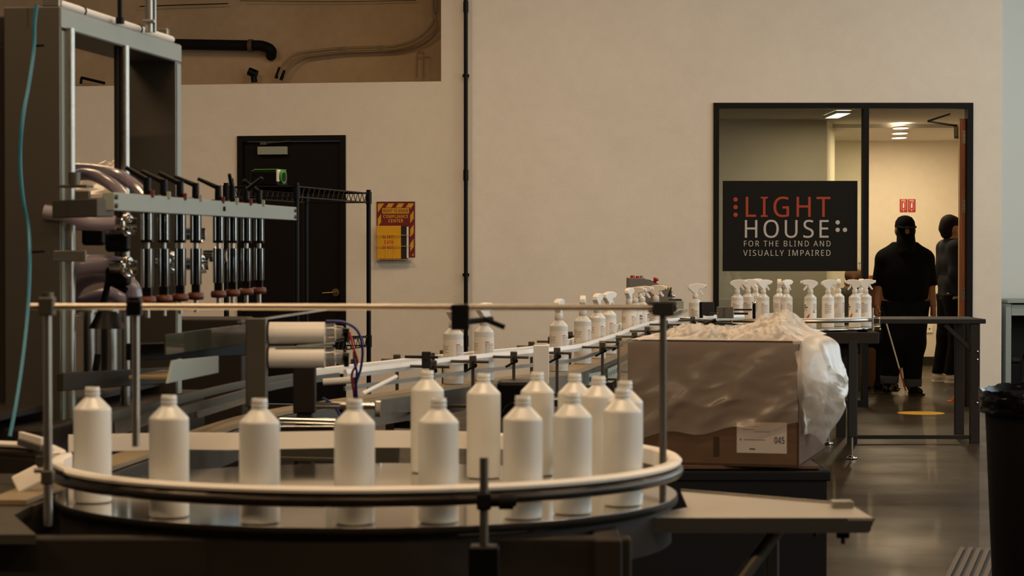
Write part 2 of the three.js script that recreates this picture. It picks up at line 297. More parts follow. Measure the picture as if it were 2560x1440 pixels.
{ // board with data sheets on the left wall
  const u0 = sAt(942), u1 = sAt(1038), w = u0 - u1, cx = -(u0 + u1) / 2, y0 = hAt(990, 643), y1 = hAt(990, 504), h = y1 - y0;
  const boardTex = canvasTex(512, 740, (c, W, Hh) => {
    c.fillStyle = '#6a0f18'; c.fillRect(0, 0, W, Hh);
    c.fillStyle = '#c99a1c';
    c.save(); c.beginPath(); c.rect(14, 22, W - 28, Hh - 40); c.rect(60, 76, W - 120, Hh); c.clip('evenodd');
    for (let k = -2; k < 16; k++) { c.beginPath(); const x = -600 + k * 135; c.moveTo(x, 900); c.lineTo(x + 78, 900); c.lineTo(x + 78 + 640, 0); c.lineTo(x + 640, 0); c.fill(); }
    c.restore();
    c.fillStyle = '#6a0f18'; c.fillRect(62, 78, W - 124, 240);
    c.fillStyle = '#c99a1c'; c.fillRect(76, 84, W - 152, 74);
    c.textAlign = 'center'; c.textBaseline = 'alphabetic';
    const tx = (s, y, px, wid, col) => { c.fillStyle = col; c.font = 'bold ' + px + 'px sans-serif'; c.save(); c.translate(W / 2, y); c.scale(wid / c.measureText(s).width, 1); c.fillText(s, 0, 0); c.restore(); };
    tx('RIGHT TO KNOW', 143, 60, 340, '#6a0f18'); tx('COMPLIANCE', 218, 60, 340, '#c99a1c'); tx('CENTER', 276, 60, 205, '#c99a1c');
  });
  const local = (x, y, z) => V(x, y, z).applyAxisAngle(V(0, 1, 0), -LW).add(lw.position);
  const s = thing('compliance_board', 'maroon and yellow RIGHT TO KNOW compliance board on the wall', 'sign', local(cx, y0, 0.006)); s.rotation.y = -LW;
  mesh('board', rbox(w, h, 0.008, 0.003, 0, h / 2, 0), M.maroon, s);
  mesh('printed_face', new THREE.PlaneGeometry(w - 0.004, h - 0.004).translate(0, h / 2, 0.0046), std(0xffffff, 0.5, 0, { map: boardTex }), s);
  const bw = 0.27, bh = 0.3, bx = -0.04;
  const wire = mesh('wire_basket', [0.1, 0.2].map((y) => sweep([V(bx - bw / 2 - 0.012, y, 0.004), V(bx - bw / 2 - 0.012, y, 0.083), V(bx + bw / 2 + 0.05, y, 0.083), V(bx + bw / 2 + 0.05, y, 0.004)], circ(0.003, 6))).concat([-0.1, -0.03, 0.045].map((x) => rod(V(bx + x, -0.02, 0.083), V(bx + x, 0.2, 0.083), 0.0028)), [box(bw + 0.07, 0.004, 0.07, bx + 0.02, -0.02, 0.045)]), std(0xc9a04a, 0.4), s);
  const binderTex = canvasTex(400, 440, (c, W, Hh) => {
    c.fillStyle = '#d79f10'; c.fillRect(0, 0, W, Hh); c.fillStyle = '#b3261a'; c.textAlign = 'center'; c.font = 'bold 62px sans-serif';
    c.fillText('SAFETY', W / 2, 170); c.fillText('DATA', W / 2, 240); c.fillText('SHEETS', W / 2, 310);
  });
  const bb = thing('safety_binder', 'yellow SAFETY DATA SHEETS binder in the wire basket of the board', 'binder', local(cx + bx, y0 - 0.014, 0.045)); bb.rotation.y = -LW;
  mesh('cover', rbox(bw - 0.04, bh, 0.05, 0.004, -0.01, bh / 2, 0), M.yellow, bb);
  mesh('printed_face', new THREE.PlaneGeometry(bw - 0.05, bh - 0.01).translate(-0.01, bh / 2, 0.0256), std(0xffffff, 0.5, 0, { map: binderTex }), bb);
  mesh('spine', rbox(0.05, bh, 0.058, 0.004, bw / 2 - 0.003, bh / 2, 0), M.graphite, bb);
  mesh('paper_block', box(0.006, bh - 0.015, 0.05, bw / 2 + 0.025, bh / 2, -0.002), M.plastic_white, bb);
}
{ // vertical pipe at the corner of the back wall
  const x = (1165 - 1280) / pxm, t = thing('conduit_pipe', 'black vertical conduit pipe running up the back wall', 'pipe', V(x, 0, ZB + 0.045));
  mesh('tube', rod(V(0, 0.3, 0), V(0, CEIL, 0), 0.019), M.black, t);
  for (const y of [0.6, 2.1, 3.62]) mesh('coupling', rod(V(0, y - 0.05, 0), V(0, y + 0.05, 0), 0.024), M.black, t);
  for (const y of [1.2, 3.0, 4.6]) mesh('clip', box(0.06, 0.025, 0.05, 0, y, -0.02), M.black, t);
}
{ // pipes in the recess above the left wall (local coordinates of that wall)
  const Q = (px, py, d = -1.17) => { const s = sAt(px), D = dAt(s) - d; const p = at(px, py, D); return p; };
  const t = thing('insulated_pipe', 'black insulated pipe with elbow along the recess wall', 'pipe', Q(480, 112));
  part(t, 'tube', rod(Q(300, 108), Q(625, 114), 0.052), M.rubber);
  part(t, 'elbow', hose([Q(622, 114), Q(655, 115), Q(676, 124), Q(678, 140, -1.28)].map((v) => v), 0.052, 16, 14), M.rubber);
  part(t, 'band', rod(Q(622, 114), Q(632, 114), 0.062), std(0x4a3d28, 0.6));
  const c = thing('flexible_conduit', 'pair of tan conduits bending along the recess wall', 'pipe', Q(860, 124));
  const pts = [[694, 190], [710, 160], [740, 136], [800, 126], [860, 120], [930, 118], [990, 114], [1045, 95], [1080, 60], [1090, 20], [1092, -30]];
  for (const o of [0, 12]) part(c, 'conduit', hose(pts.map(([x, y]) => Q(x + (y < 60 ? -o * 0.6 : o * 0.9), y + (y < 60 ? 0 : o * 0.45))), 0.013, 60), std(0x8d7758, 0.5));
  for (const [a, b] of [[[690, 196], [700, 168]], [[702, 200], [712, 176]]]) part(c, 'end_sleeve', rod(Q(...a), Q(...b), 0.017), M.black);
  part(c, 'strap', [box(0.1, 0.03, 0.03).translate(...Q(860, 122).toArray()), box(0.08, 0.03, 0.03).translate(...Q(955, 119).toArray()), box(0.04, 0.04, 0.04).translate(...Q(1090, 28).toArray())], M.dull_steel);
  const k = thing('pipe_stub', 'dark pipe stub poking above the wall ledge', 'pipe', Q(632, 200));
  part(k, 'stub', [rod(Q(636, 206), Q(634, 190), 0.03), rod(Q(622, 178), Q(642, 186), 0.04)], M.black);
  const k2 = thing('bent_bracket', 'thin black bent bracket above the wall ledge', 'bracket', Q(230, 206));
  part(k2, 'arm', [rod(Q(202, 210), Q(204, 194), 0.014), rod(Q(203, 194), Q(262, 208), 0.014)], M.black);
  const k3 = thing('thin_pipe_loop', 'thin tan pipe loop standing against the recess wall', 'pipe', Q(1050, 194));
  part(k3, 'pipe', [rod(Q(1042, 194), Q(1043, 135), 0.007), rod(Q(1043, 131), Q(1060, 131), 0.012), rod(Q(1059, 131), Q(1059, 194), 0.006)], std(0x8d7758, 0.5));
  const k4 = thing('sagging_wire', 'thin black wire running along the recess wall', 'wire', Q(470, 12, -1.22));
  part(k4, 'wire', hose([Q(350, 16, -1.22), Q(470, 12, -1.22), Q(570, 9, -1.22)], 0.005), M.black);
  part(k4, 'wire', hose([Q(600, 2, -1.22), Q(850, 4, -1.22), Q(1040, 1, -1.22)], 0.003), M.black);
}
{ // signs, outlet and floor marks of the lobby
  const icon = canvasTex(128, 200, (c, w, h) => {
    c.fillStyle = '#a30f18'; c.fillRect(0, 0, w, h); c.strokeStyle = '#e8d8d0'; c.fillStyle = '#e8d8d0'; c.lineWidth = 4; c.strokeRect(26, 34, 76, 130);
    c.beginPath(); c.roundRect(50, 68, 28, 74, 12); c.fill(); c.fillRect(56, 52, 22, 12); c.fillRect(70, 46, 16, 6); c.fillRect(24, 12, 80, 10);
    c.beginPath(); c.moveTo(50, 172); c.lineTo(78, 172); c.lineTo(64, 192); c.fill();
  });
  for (const px of [2259, 2279.5]) {
    const p = at(px, 514, 28.98);
    const s = thing('extinguisher_sign', 'red fire extinguisher sign, one of a pair on the lobby wall', 'sign', V(p.x, p.y - 0.075, -28.99), 'extinguisher signs in the lobby');
    mesh('plate', box(0.09, 0.155, 0.006, 0, 0.0775, 0), M.red, s);
    mesh('printed_face', new THREE.PlaneGeometry(0.09, 0.155).translate(0, 0.0775, 0.0036), std(0xffffff, 0.5, 0, { map: icon }), s);
  }
  const o = at(2324, 822, 28.98), ot = thing('wall_outlet', 'white wall outlet plate low on the lobby wall', 'outlet', V(o.x, o.y - 0.05, -28.99));
  mesh('plate', rbox(0.085, 0.1, 0.008, 0.003, 0, 0.05, 0.002), M.plastic_white, ot); mesh('socket', box(0.016, 0.016, 0.006, 0, 0.05, 0.005), M.black, ot);
  const f = at(2302, 1033, 20.6);
  const st = thing('floor_sticker', 'round yellow sticker on the polished floor before the doorway', 'sticker', V(f.x, 0, -20.6));
  mesh('disc', new THREE.CylinderGeometry(0.205, 0.205, 0.0015, 40).translate(0, 0.001, 0), M.yellow, st);
  const w = at(2390, 1006, 22.1), wt = thing('door_wedge', 'orange wedge holding the wooden door open', 'doorstop', V(w.x, 0, -22.1));
  mesh('wedge', extrude([[-0.05, 0], [0.05, 0], [0.005, 0.075]], 0.05, 0.003).translate(0, 0.004, -0.025), M.orange, wt);
  mesh('base_plate', rbox(0.16, 0.008, 0.1, 0.002, 0, 0.004, 0), M.orange, wt);
}
{ // alcove cabinet with a pail
  const y = 0.95, t = thing('open_cabinet', 'grey open cabinet with dark shelves beside the back wall', 'cabinet', V(5.6, 0, -22.0));
  mesh('counter', rbox(2.1, 0.03, 0.62, 0.004, 0, y, 0.02), M.aluminium, t);
  mesh('side_panel', [box(0.05, y - 0.02, 0.58, -1.03, (y - 0.02) / 2, 0), box(0.05, y - 0.02, 0.58, 1.03, (y - 0.02) / 2, 0)], M.aluminium, t);
  mesh('back_panel', box(2.0, y - 0.04, 0.02, 0, y / 2, -0.28), M.graphite, t);
  mesh('top_rail', box(2.0, 0.1, 0.02, 0, y - 0.08, 0.27), M.aluminium, t);
  mesh('shelf', box(2.0, 0.025, 0.54, 0, 0.16, 0), M.graphite, t);
  const p = thing('paint_pail', 'red and white pail with a black lid on the cabinet shelf', 'pail', V(4.85, 0.173, -21.85));
  mesh('body', new THREE.CylinderGeometry(0.11, 0.1, 0.25, 28).translate(0, 0.125, 0), M.red, p);
  mesh('label_band', new THREE.CylinderGeometry(0.1095, 0.1045, 0.17, 28, 1, true, -0.5, 2.4).translate(0, 0.13, 0), M.plastic_white, p);
  mesh('lid', lathe([[0, 0.31], [0.06, 0.31], [0.115, 0.285], [0.115, 0.245], [0, 0.245]], 28), M.black, p);
  const q = thing('dark_bin', 'small black bin on the cabinet shelf beside the pail', 'bin', V(4.67, 0.173, -21.95));
  mesh('body', rbox(0.1, 0.2, 0.2, 0.01, 0, 0.1, 0), M.black, q); mesh('lid', rbox(0.11, 0.05, 0.21, 0.02, 0.01, 0.23, 0), M.graphite, q);
}

// ---------------------------------------------------------------- bottles
const bottleGeo = lathe([[0, 0.003], [0.034, 0], [0.0395, 0.0005], [0.0425, 0.004], [0.0425, 0.207], [0.0418, 0.211], [0.0395, 0.2145], [0.0205, 0.2335], [0.0172, 0.2365], [0.0162, 0.239], [0.0162, 0.2425], [0.0178, 0.2435], [0.0178, 0.2455], [0.0162, 0.2465], [0.0162, 0.2505], [0.0172, 0.2512], [0.0172, 0.2535], [0.0162, 0.2545], [0.016, 0.26], [0.0128, 0.26], [0.0126, 0.236], [0.03, 0.216], [0, 0.21]], 40);
const bottleProto = new THREE.Group(); bottleProto.name = 'plain_bottle';
mesh('body', bottleGeo, M.bottle, bottleProto);
tag(bottleProto, 'plain white open necked bottle standing on the steel turntable', 'bottle', 'unlabelled bottles on the turntable');
const labelTex = canvasTex(1024, 512, (c, W, Hh) => {
  c.fillStyle = '#e9e3d9'; c.fillRect(0, 0, W, Hh);
  const panel = (x, w, lines) => { let y = 60; for (const [h, k, col] of lines) { c.fillStyle = col; let xx = x; while (xx < x + w * k) { const l = 10 + 26 * rnd(); c.fillRect(xx, y, Math.min(l, x + w * k - xx), h); xx += l + 6; } y += h + 11; } };
  panel(60, 190, [[16, 0.4, '#b2443a'], [10, 0.9, '#6b625c'], [10, 1, '#77706a'], [10, 0.8, '#77706a'], [9, 1, '#77706a'], [9, 0.9, '#77706a'], [9, 1, '#77706a'], [9, 0.7, '#77706a'], [9, 1, '#77706a'], [9, 0.9, '#77706a'], [9, 0.5, '#77706a']]);
  c.fillStyle = '#b2443a'; c.beginPath(); c.arc(420, 70, 18, 0, 7); c.fill();
  panel(380, 220, [[4, 0, '#000'], [34, 0.7, '#2c2a2c'], [34, 1, '#2c2a2c'], [14, 0.8, '#5d575a'], [14, 0.9, '#5d575a'], [14, 0.5, '#5d575a']]);
  c.fillStyle = '#c9571d'; c.beginPath(); c.moveTo(400, 512); c.lineTo(470, 512); c.lineTo(650, 330); c.lineTo(650, 260); c.fill();
  c.fillStyle = '#dd9a3a'; c.beginPath(); c.moveTo(500, 512); c.lineTo(540, 512); c.lineTo(650, 400); c.lineTo(650, 360); c.fill();
  panel(740, 220, [[12, 0.5, '#77706a'], [9, 1, '#77706a'], [9, 0.9, '#77706a'], [9, 1, '#77706a'], [9, 0.8, '#77706a'], [9, 1, '#77706a'], [9, 0.6, '#77706a'], [20, 0.3, '#3b3839'], [20, 0.35, '#3b3839']]);
});
labelTex.wrapS = THREE.RepeatWrapping; labelTex.offset.x = 0.2;
const sprayProto = new THREE.Group(); sprayProto.name = 'spray_bottle';
{
  mesh('body', bottleGeo, M.bottle, sprayProto);
  mesh('label', new THREE.CylinderGeometry(0.0429, 0.0429, 0.165, 40, 1, true).translate(0, 0.105, 0), std(0xffffff, 0.4, 0, { map: labelTex }), sprayProto);
  const h = mesh('trigger_head', [lathe([[0, 0.2375], [0.019, 0.2375], [0.0195, 0.262], [0.0145, 0.266], [0.0135, 0.296], [0, 0.296]], 24),
    extrude([[-0.013, 0.276], [-0.03, 0.292], [-0.047, 0.305], [-0.045, 0.316], [-0.025, 0.327], [0.01, 0.332], [0.042, 0.33], [0.055, 0.324], [0.056, 0.31], [0.048, 0.305], [0.018, 0.3], [0.014, 0.276]], 0.02, 0.004).translate(0, 0, -0.01)], M.plastic_white, sprayProto);
  mesh('nozzle', new THREE.CylinderGeometry(0.009, 0.0105, 0.014, 12).rotateZ(Math.PI / 2).translate(0.064, 0.318, 0), M.plastic_white, h);
  mesh('lever', extrude([[0.02, 0.303], [0.029, 0.303], [0.037, 0.285], [0.05, 0.266], [0.045, 0.262], [0.031, 0.277], [0.022, 0.292]], 0.01, 0.002).translate(0, 0, -0.005), M.plastic_white, h);
  tag(sprayProto, 'white labelled trigger spray bottle', 'bottle');
}
const TT = V(-0.34, 0.88, -5.57), TR = 0.726;      // turntable centre on its surface, rail radius
[[230, 5.335], [421.5, 5.045], [648, 4.935], [886, 4.92], [1096, 4.945], [1307, 5.02], [1431, 5.11], [1556, 5.27], [1068, 6.04], [1209, 5.9], [1343, 5.97], [1437, 5.9], [1497, 5.78], [1563, 5.58]].forEach(([px, D]) =>
  copy(bottleProto, V((px - 1280) * D / FOCAL, 0.881, -D), rnd() * 6));

// ---------------------------------------------------------------- turntable
{
  const t = thing('accumulation_turntable', 'round stainless steel bottle turntable with a curved guide rail', 'turntable', V(TT.x, 0, TT.z));
  const A = (deg, r, y = 0) => V(TT.x + r * Math.cos(deg * Math.PI / 180), y, TT.z + r * Math.sin(deg * Math.PI / 180));   // 0 = right, 90 = towards the viewer, 180 = left
  const arc = (a0, a1, r, y, n = 72) => Array.from({ length: n + 1 }, (_, i) => A(a0 + (a1 - a0) * i / n, r, y));
  part(t, 'disc', lathe([[0, 0.88], [0.727, 0.88], [0.7275, 0.8795], [0.7275, 0.872], [0, 0.872]], 96).translate(TT.x, 0, TT.z), M.polished);
  part(t, 'disc_rim', lathe([[0.728, 0.8795], [0.73, 0.879], [0.73, 0.862], [0.7, 0.862], [0.7, 0.871], [0.728, 0.871]], 96).translate(TT.x, 0, TT.z), M.dark_paint);
  part(t, 'hub', lathe([[0.12, 0.866], [0.12, 0.6], [0.3, 0.58], [0.3, 0.56], [0, 0.56]], 32).translate(TT.x, 0, TT.z), M.dark_paint);
  part(t, 'skirt', [sweep(arc(0, 360, 0.71, 0.8, 72).slice(0, 72), rect(-0.006, 0.006, -0.03, 0.058), true)], M.dark_paint);
  part(t, 'table_frame', [bar(V(-1.3, 0.8, -4.95), V(0.25, 0.8, -4.95), 0.06, 0.1), bar(V(-1.3, 0.8, -6.15), V(0.3, 0.8, -6.15), 0.06, 0.1), bar(V(-1.25, 0.8, -4.9), V(-1.25, 0.8, -6.2), 0.06, 0.1), bar(V(0.2, 0.8, -4.9), V(0.2, 0.8, -6.2), 0.06, 0.1)], M.dark_paint);  // skirt, frame and legs: steel coloured dark for the shade underneath
  for (const [x, z] of [[-1.25, -4.95], [0.2, -4.95], [-1.25, -6.15], [0.2, -6.15]]) part(t, 'leg', bar(V(x, 0, z), V(x, 0.8, z), 0.06, 0.06), M.dark_paint);
  part(t, 'deck_plate', extrude([[-1.75, 4.85], [-0.98, 4.85], [-1.1, 5.2], [-1.1, 5.9], [-1.02, 6.15], [-1.75, 6.15]], 0.02).rotateX(-Math.PI / 2).translate(0, 0.846, 0), M.dull_steel);
  part(t, 'drive_box', [rbox(0.34, 0.3, 0.4, 0.01, -0.75, 0.62, -5.1)], M.black);
  // guide rail: white inner strip, steel tube outside; open at the back left
  const y = 0.945, strip = rect(-0.004, 0.01, -0.021, 0.021);
  const front = arc(-72, 186, TR, y, 100), end = [V(-1.09, y, -5.62), V(-1.105, y, -5.74), V(-1.15, y, -5.86), V(-1.24, y, -5.95), V(-1.34, y, -6.0)];
  const back = [V(-1.16, y, -6.16), V(-1.0, y, -6.2), V(-0.85, y, -6.235)].concat(arc(236, 289, TR, y, 40).map((p, i) => { const k = Math.max(0, 1 - i / 16); p.z -= 0.05 * k * k; return p; }));
  const fr = front.concat(end);
  part(t, 'guide_rail', [sweep(fr, circ(0.0135, 12, -0.004, -0.009))], M.rail_steel);
  part(t, 'rail_liner', [sweep(fr, [[0.006, -0.02], [0.018, -0.02], [0.018, 0.016], [0.012, 0.02], [-0.008, 0.02], [-0.014, 0.014], [-0.012, 0.008], [0.006, 0.008]]), sweep(back, rect(0.002, 0.016, -0.022, 0.022))], M.plastic_white);
  part(t, 'guide_rail', [sweep(back, circ(0.013, 8, -0.012))], M.steel);
  // near post with its clamps
  const n = at(1210, 1240, 4.79);
  part(t, 'post', rod(V(n.x, 0.78, n.z), V(n.x, 1.03, n.z), 0.0092), M.dull_steel);
  part(t, 'post_base', rbox(0.062, 0.14, 0.06, 0.006, n.x, 0.782, n.z), M.black);
  part(t, 'clamp', [rbox(0.03, 0.034, 0.034, 0.005, n.x, y - 0.004, n.z - 0.002), rod(V(n.x, y - 0.006, n.z - 0.01), V(n.x + 0.065, y - 0.006, n.z - 0.02), 0.011)], M.rubber);
  part(t, 'knob', [new THREE.CylinderGeometry(0.016, 0.016, 0.03, 14).rotateZ(1.57).translate(n.x + 0.045, y - 0.004, n.z + 0.008)], M.rubber);
  // overhead crossbar on posts
  const ra = at(75, 766, 5.04), rb = at(1692, 769, 5.45), pl = at(115, 1290, 5.07), pr = at(1655, 1268, 5.45);
  const on = (px) => { const k = (px - 75) / (1692 - 75); return ra.clone().lerp(rb, k); };
  const L = on(115), R = on(1655), Mid = on(1122), C = on(320);
  part(t, 'crossbar', rod(ra, rb, 0.0072, 0.0072, 32), std(0xb8b0a2, 0.3, 1));
  part(t, 'post', rod(V(L.x, 0.86, L.z), V(L.x, L.y + 0.012, L.z), 0.0095), M.steel);
  part(t, 'post', rod(V(R.x, 0.85, R.z), V(R.x, R.y, R.z), 0.0085), M.dull_steel);
  part(t, 'hanging_rod', rod(V(C.x, 1.025, C.z - 0.012), V(C.x, C.y, C.z - 0.012), 0.0085), M.steel);
  part(t, 'clamp', [rbox(0.032, 0.04, 0.04, 0.004, L.x, L.y, L.z), rod(V(L.x, L.y + 0.012, L.z), V(L.x, L.y + 0.03, L.z), 0.014)], M.dull_steel);
  part(t, 'clamp', [rbox(0.032, 0.034, 0.044, 0.004, C.x, C.y - 0.003, C.z - 0.005), rbox(0.026, 0.008, 0.03, 0.002, C.x, C.y + 0.017, C.z)], M.black);
  part(t, 'sensor_block', [rbox(0.04, 0.058, 0.04, 0.004, Mid.x, Mid.y - 0.022, Mid.z), rod(V(Mid.x, Mid.y - 0.035, Mid.z - 0.02), V(Mid.x + 0.07, Mid.y - 0.03, Mid.z - 0.09), 0.007), rod(V(Mid.x + 0.05, Mid.y - 0.028, Mid.z - 0.07), V(Mid.x + 0.1, Mid.y - 0.048, Mid.z - 0.07), 0.006)], M.rubber);
  part(t, 'clamp', [rbox(0.05, 0.034, 0.04, 0.006, R.x, R.y - 0.002, R.z), rod(V(R.x - 0.035, R.y + 0.002, R.z), V(R.x + 0.03, R.y + 0.002, R.z), 0.013)], M.graphite);
  // rail bracket at the left post
  const bl = at(118, 1176, 5.07);
  part(t, 'rail_bracket', [rod(V(bl.x - 0.028, bl.y, bl.z), V(bl.x + 0.012, bl.y, bl.z), 0.006), rod(V(bl.x, bl.y + 0.014, bl.z), V(-1.0, 0.945, -5.31), 0.006)], M.steel);
  part(t, 'clamp', [rbox(0.026, 0.03, 0.03, 0.004, L.x, 0.965, L.z)], M.dull_steel);
}
{ // tray beside the turntable
  const t = thing('discharge_tray', 'stainless steel tray reaching out beside the turntable', 'tray', V(0.6, 0, -5.5));
  const top = [[0.24, 5.29], [0.81, 5.28], [0.8, 5.54], [0.42, 5.86], [0.41, 5.5], [0.33, 5.38]];
  part(t, 'tray_top', extrude(top, 0.005).rotateX(-Math.PI / 2).translate(0, 0.845, 0), M.tray);
  part(t, 'front_lip', extrude([[0, 0], [0.53, 0], [0.545, 0.034], [0, 0.034]], 0.004).translate(0.27, 0.8165, -5.285), std(0x8e8f92, 0.32, 1));
  part(t, 'end_lip', bar(V(0.805, 0.834, -5.29), V(0.798, 0.834, -5.54), 0.004, 0.03, 0.001), M.steel);
  part(t, 'rear_stop', [bar(V(0.8, 0.852, -5.545), V(0.42, 0.852, -5.865), 0.005, 0.006, 0.001), rbox(0.05, 0.016, 0.05, 0.003, 0.77, 0.858, -5.5)], M.matte_steel);
  part(t, 'brace', [rod(V(0.62, 0.83, -5.38), V(0.3, 0.42, -5.3), 0.016), rod(V(0.3, 0.42, -5.3), V(0.2, 0.38, -5.6), 0.016)], M.dull_steel);
  for (const [x, z] of [[0.745, -5.3], [0.7, -5.44]]) part(t, 'wing_bolt', [rod(V(x, 0.79, z), V(x, 0.82, z), 0.005), rbox(0.03, 0.016, 0.01, 0.004, x, 0.81, z)], M.black);
  part(t, 'leg', bar(V(0.62, 0, -5.62), V(0.62, 0.845, -5.62), 0.03, 0.03), M.dull_steel);
}

// ---------------------------------------------------------------- conveyor behind the turntable
const PATH = new THREE.CatmullRomCurve3([[-1.165, 5.3], [-1.1, 6.2], [-0.99, 7.2], [-0.86, 8.2], [-0.66, 8.85], [-0.45, 9.4], [-0.247, 9.93], [0, 10.45], [0.217, 10.94], [0.349, 11.63], [0.442, 12.2], [0.52, 12.7], [0.69, 13.9], [0.91, 14.9], [1.18, 15.4], [1.5, 15.85]].map(([x, d]) => V(x, 0, -d)));
const PP = PATH.getPoints(150), PIN = PP.filter((p) => -p.z < 8.74 && -p.z > 5.35), POUT = PP.filter((p) => -p.z > 8.76);
{
  const pt = (D, off = 0, y = 0.88) => { // a point beside the belt at distance D
    let i = PP.findIndex((p) => -p.z >= D); i = Math.max(1, i); const a = PP[i - 1], b = PP[i], k = (D + a.z) / (a.z - b.z), tx = b.clone().sub(a).normalize();
    return V(a.x + (b.x - a.x) * k - tx.z * off, y, -D + tx.x * off);
  };
  const t = thing('belt_conveyor', 'long curving bottle conveyor with white guide rails', 'conveyor', V(-0.25, 0, -9.9));
  const lift = (y) => POUT.map((p) => V(p.x, y, p.z));
  part(t, 'belt', sweep(lift(0.868), rect(-0.048, 0.048, 0, 0.011)), M.belt);
  part(t, 'side_frame', [sweep(lift(0.8), rect(-0.066, -0.056, -0.03, 0.066)), sweep(lift(0.8), rect(0.056, 0.066, -0.03, 0.066))], M.matte_steel);
  part(t, 'wear_strip', [sweep(lift(0.866), rect(0.05, 0.072, 0, 0.007)), sweep(lift(0.866), rect(-0.072, -0.05, 0, 0.007))], M.belt);
  part(t, 'guide_rail', sweep(lift(0.985), [[0.058, -0.014], [0.068, -0.017], [0.074, 0], [0.068, 0.017], [0.058, 0.014]]), M.plastic_white);
  part(t, 'guide_rail', sweep(lift(0.985), [[-0.058, -0.014], [-0.068, -0.017], [-0.074, 0], [-0.068, 0.017], [-0.058, 0.014]]), M.plastic_white);
  part(t, 'guide_rail', sweep(lift(0.93), rect(0.058, 0.066, -0.008, 0.008)), M.steel);
  for (const D of [9.5, 10.8, 12.2, 13.6, 14.9]) {
    for (const s of [-1, 1]) part(t, 'leg', [bar(V(0, 0, 0), V(0, 0.79, 0), 0.035, 0.035).translate(pt(D, s * 0.085).x, 0, -D), box(0.07, 0.012, 0.07, pt(D, s * 0.085).x, 0.006, -D)], M.dull_steel);
    part(t, 'cross_tie', bar(pt(D, -0.085, 0.74), pt(D, 0.085, 0.74), 0.02, 0.03), M.dull_steel);
  }
  // slotted side channel with recessed slots
  for (const [D0, D1] of [[10.2, 11.6], [11.8, 14.2]]) {
    const a = pt(D0, 0.1, 0.79), b = pt(D1, 0.1, 0.79), len = a.distanceTo(b), n = Math.round(len / 0.09), holes = [];
    for (let i = 0; i < n; i++) { const x = (i + 0.28) / n * len; holes.push([[x, 0.014], [x + 0.04, 0.014], [x + 0.04, 0.038], [x, 0.038]]); }
    const g = extrude([[0, -0.01], [len, -0.01], [len, 0.055], [0, 0.055]], 0.004, 0, holes).rotateY(Math.atan2(-(b.z - a.z), b.x - a.x)).translate(a.x, a.y, a.z);
    part(t, 'slotted_channel', [g, bar(a.clone().add(V(0, -0.012, 0)), b.clone().add(V(0, -0.012, 0)), 0.03, 0.005, 0.001)], M.aluminium);
  }
  // brackets: post, clamp, cross rod, knob
  for (const [D, h] of [[9.35, 1.06], [9.75, 1.02], [10.15, 1.0], [10.55, 1.0], [11.1, 1.0], [11.7, 1.0], [12.4, 1.0], [13.2, 1.0], [14.3, 1.02], [15.1, 1.02]]) for (const s of [1, -1]) {
    const p = pt(D, s * 0.17, 0), q = pt(D, s * 0.07, 0), e = pt(D, s * 0.24, 0), low = pt(D, s * 0.066, 0);
    part(t, 'rail_bracket', [bar(V(p.x, 0.79, p.z), V(p.x, h - 0.02, p.z), 0.014, 0.014), bar(V(low.x, 0.8, low.z), V(p.x, 0.8, p.z), 0.02, 0.012), rod(V(q.x, 0.985, q.z), V(e.x, 0.985, e.z), 0.006), rbox(0.03, 0.05, 0.03, 0.004, p.x, 0.985, p.z)], M.dull_steel);
    part(t, 'knob', [rod(V(p.x, 0.985, p.z), V(p.x + 0.01, 0.97, p.z + 0.035), 0.009), rod(V(p.x + 0.01, 0.97, p.z + 0.035), V(p.x - 0.035, 0.945, p.z + 0.04), 0.005)], M.rubber);
  }
  // upright bracket with a dark block and its rod, white vertical guide plate
  const b = at(1066, 900, 9.15);
  part(t, 'clamp_block', [rbox(0.036, 0.065, 0.03, 0.004, b.x, b.y, b.z), rod(at(1012, 892, 9.15), at(1095, 893, 9.15), 0.006), rbox(0.01, 0.014, 0.006, 0.002, b.x - 0.002, b.y + 0.008, b.z + 0.016)], M.graphite);
  const w = at(1353, 912, 10.35);
  part(t, 'guide_plate', [rbox(0.068, 0.17, 0.012, 0.003, w.x, w.y, w.z), rbox(0.068, 0.012, 0.05, 0.003, w.x, w.y + 0.08, w.z - 0.02)], M.plastic_white);
  // drive motor below the curve
  const m = at(1290, 1010, 9.9);
  part(t, 'drive_motor', [rbox(0.16, 0.24, 0.2, 0.02, m.x, m.y - 0.02, m.z), rod(V(m.x, m.y - 0.04, m.z + 0.1), V(m.x, m.y - 0.04, m.z + 0.2), 0.06)], M.black);
  // spray bottles riding the belt
  const grp = 'spray bottles on the conveyor';
  for (const [px, D, yaw] of [[1133, 9.93, 1.2], [1183, 10.2, 1.0], [1397, 10.94, 1.3], [1457, 11.63, 1.5], [1494, 12.2, 1.25], [1519, 12.7, 1.0], [1573, 13.9, 1.2], [1592, 14.2, -0.5], [1613, 14.5, -0.3], [1640, 14.9, -0.4]]) {
    const p = pt(D, 0, 0.8795); copy(sprayProto, V(p.x, 0.8795, p.z), yaw, 'white labelled trigger spray bottle riding between the conveyor rails', grp);
  }
}

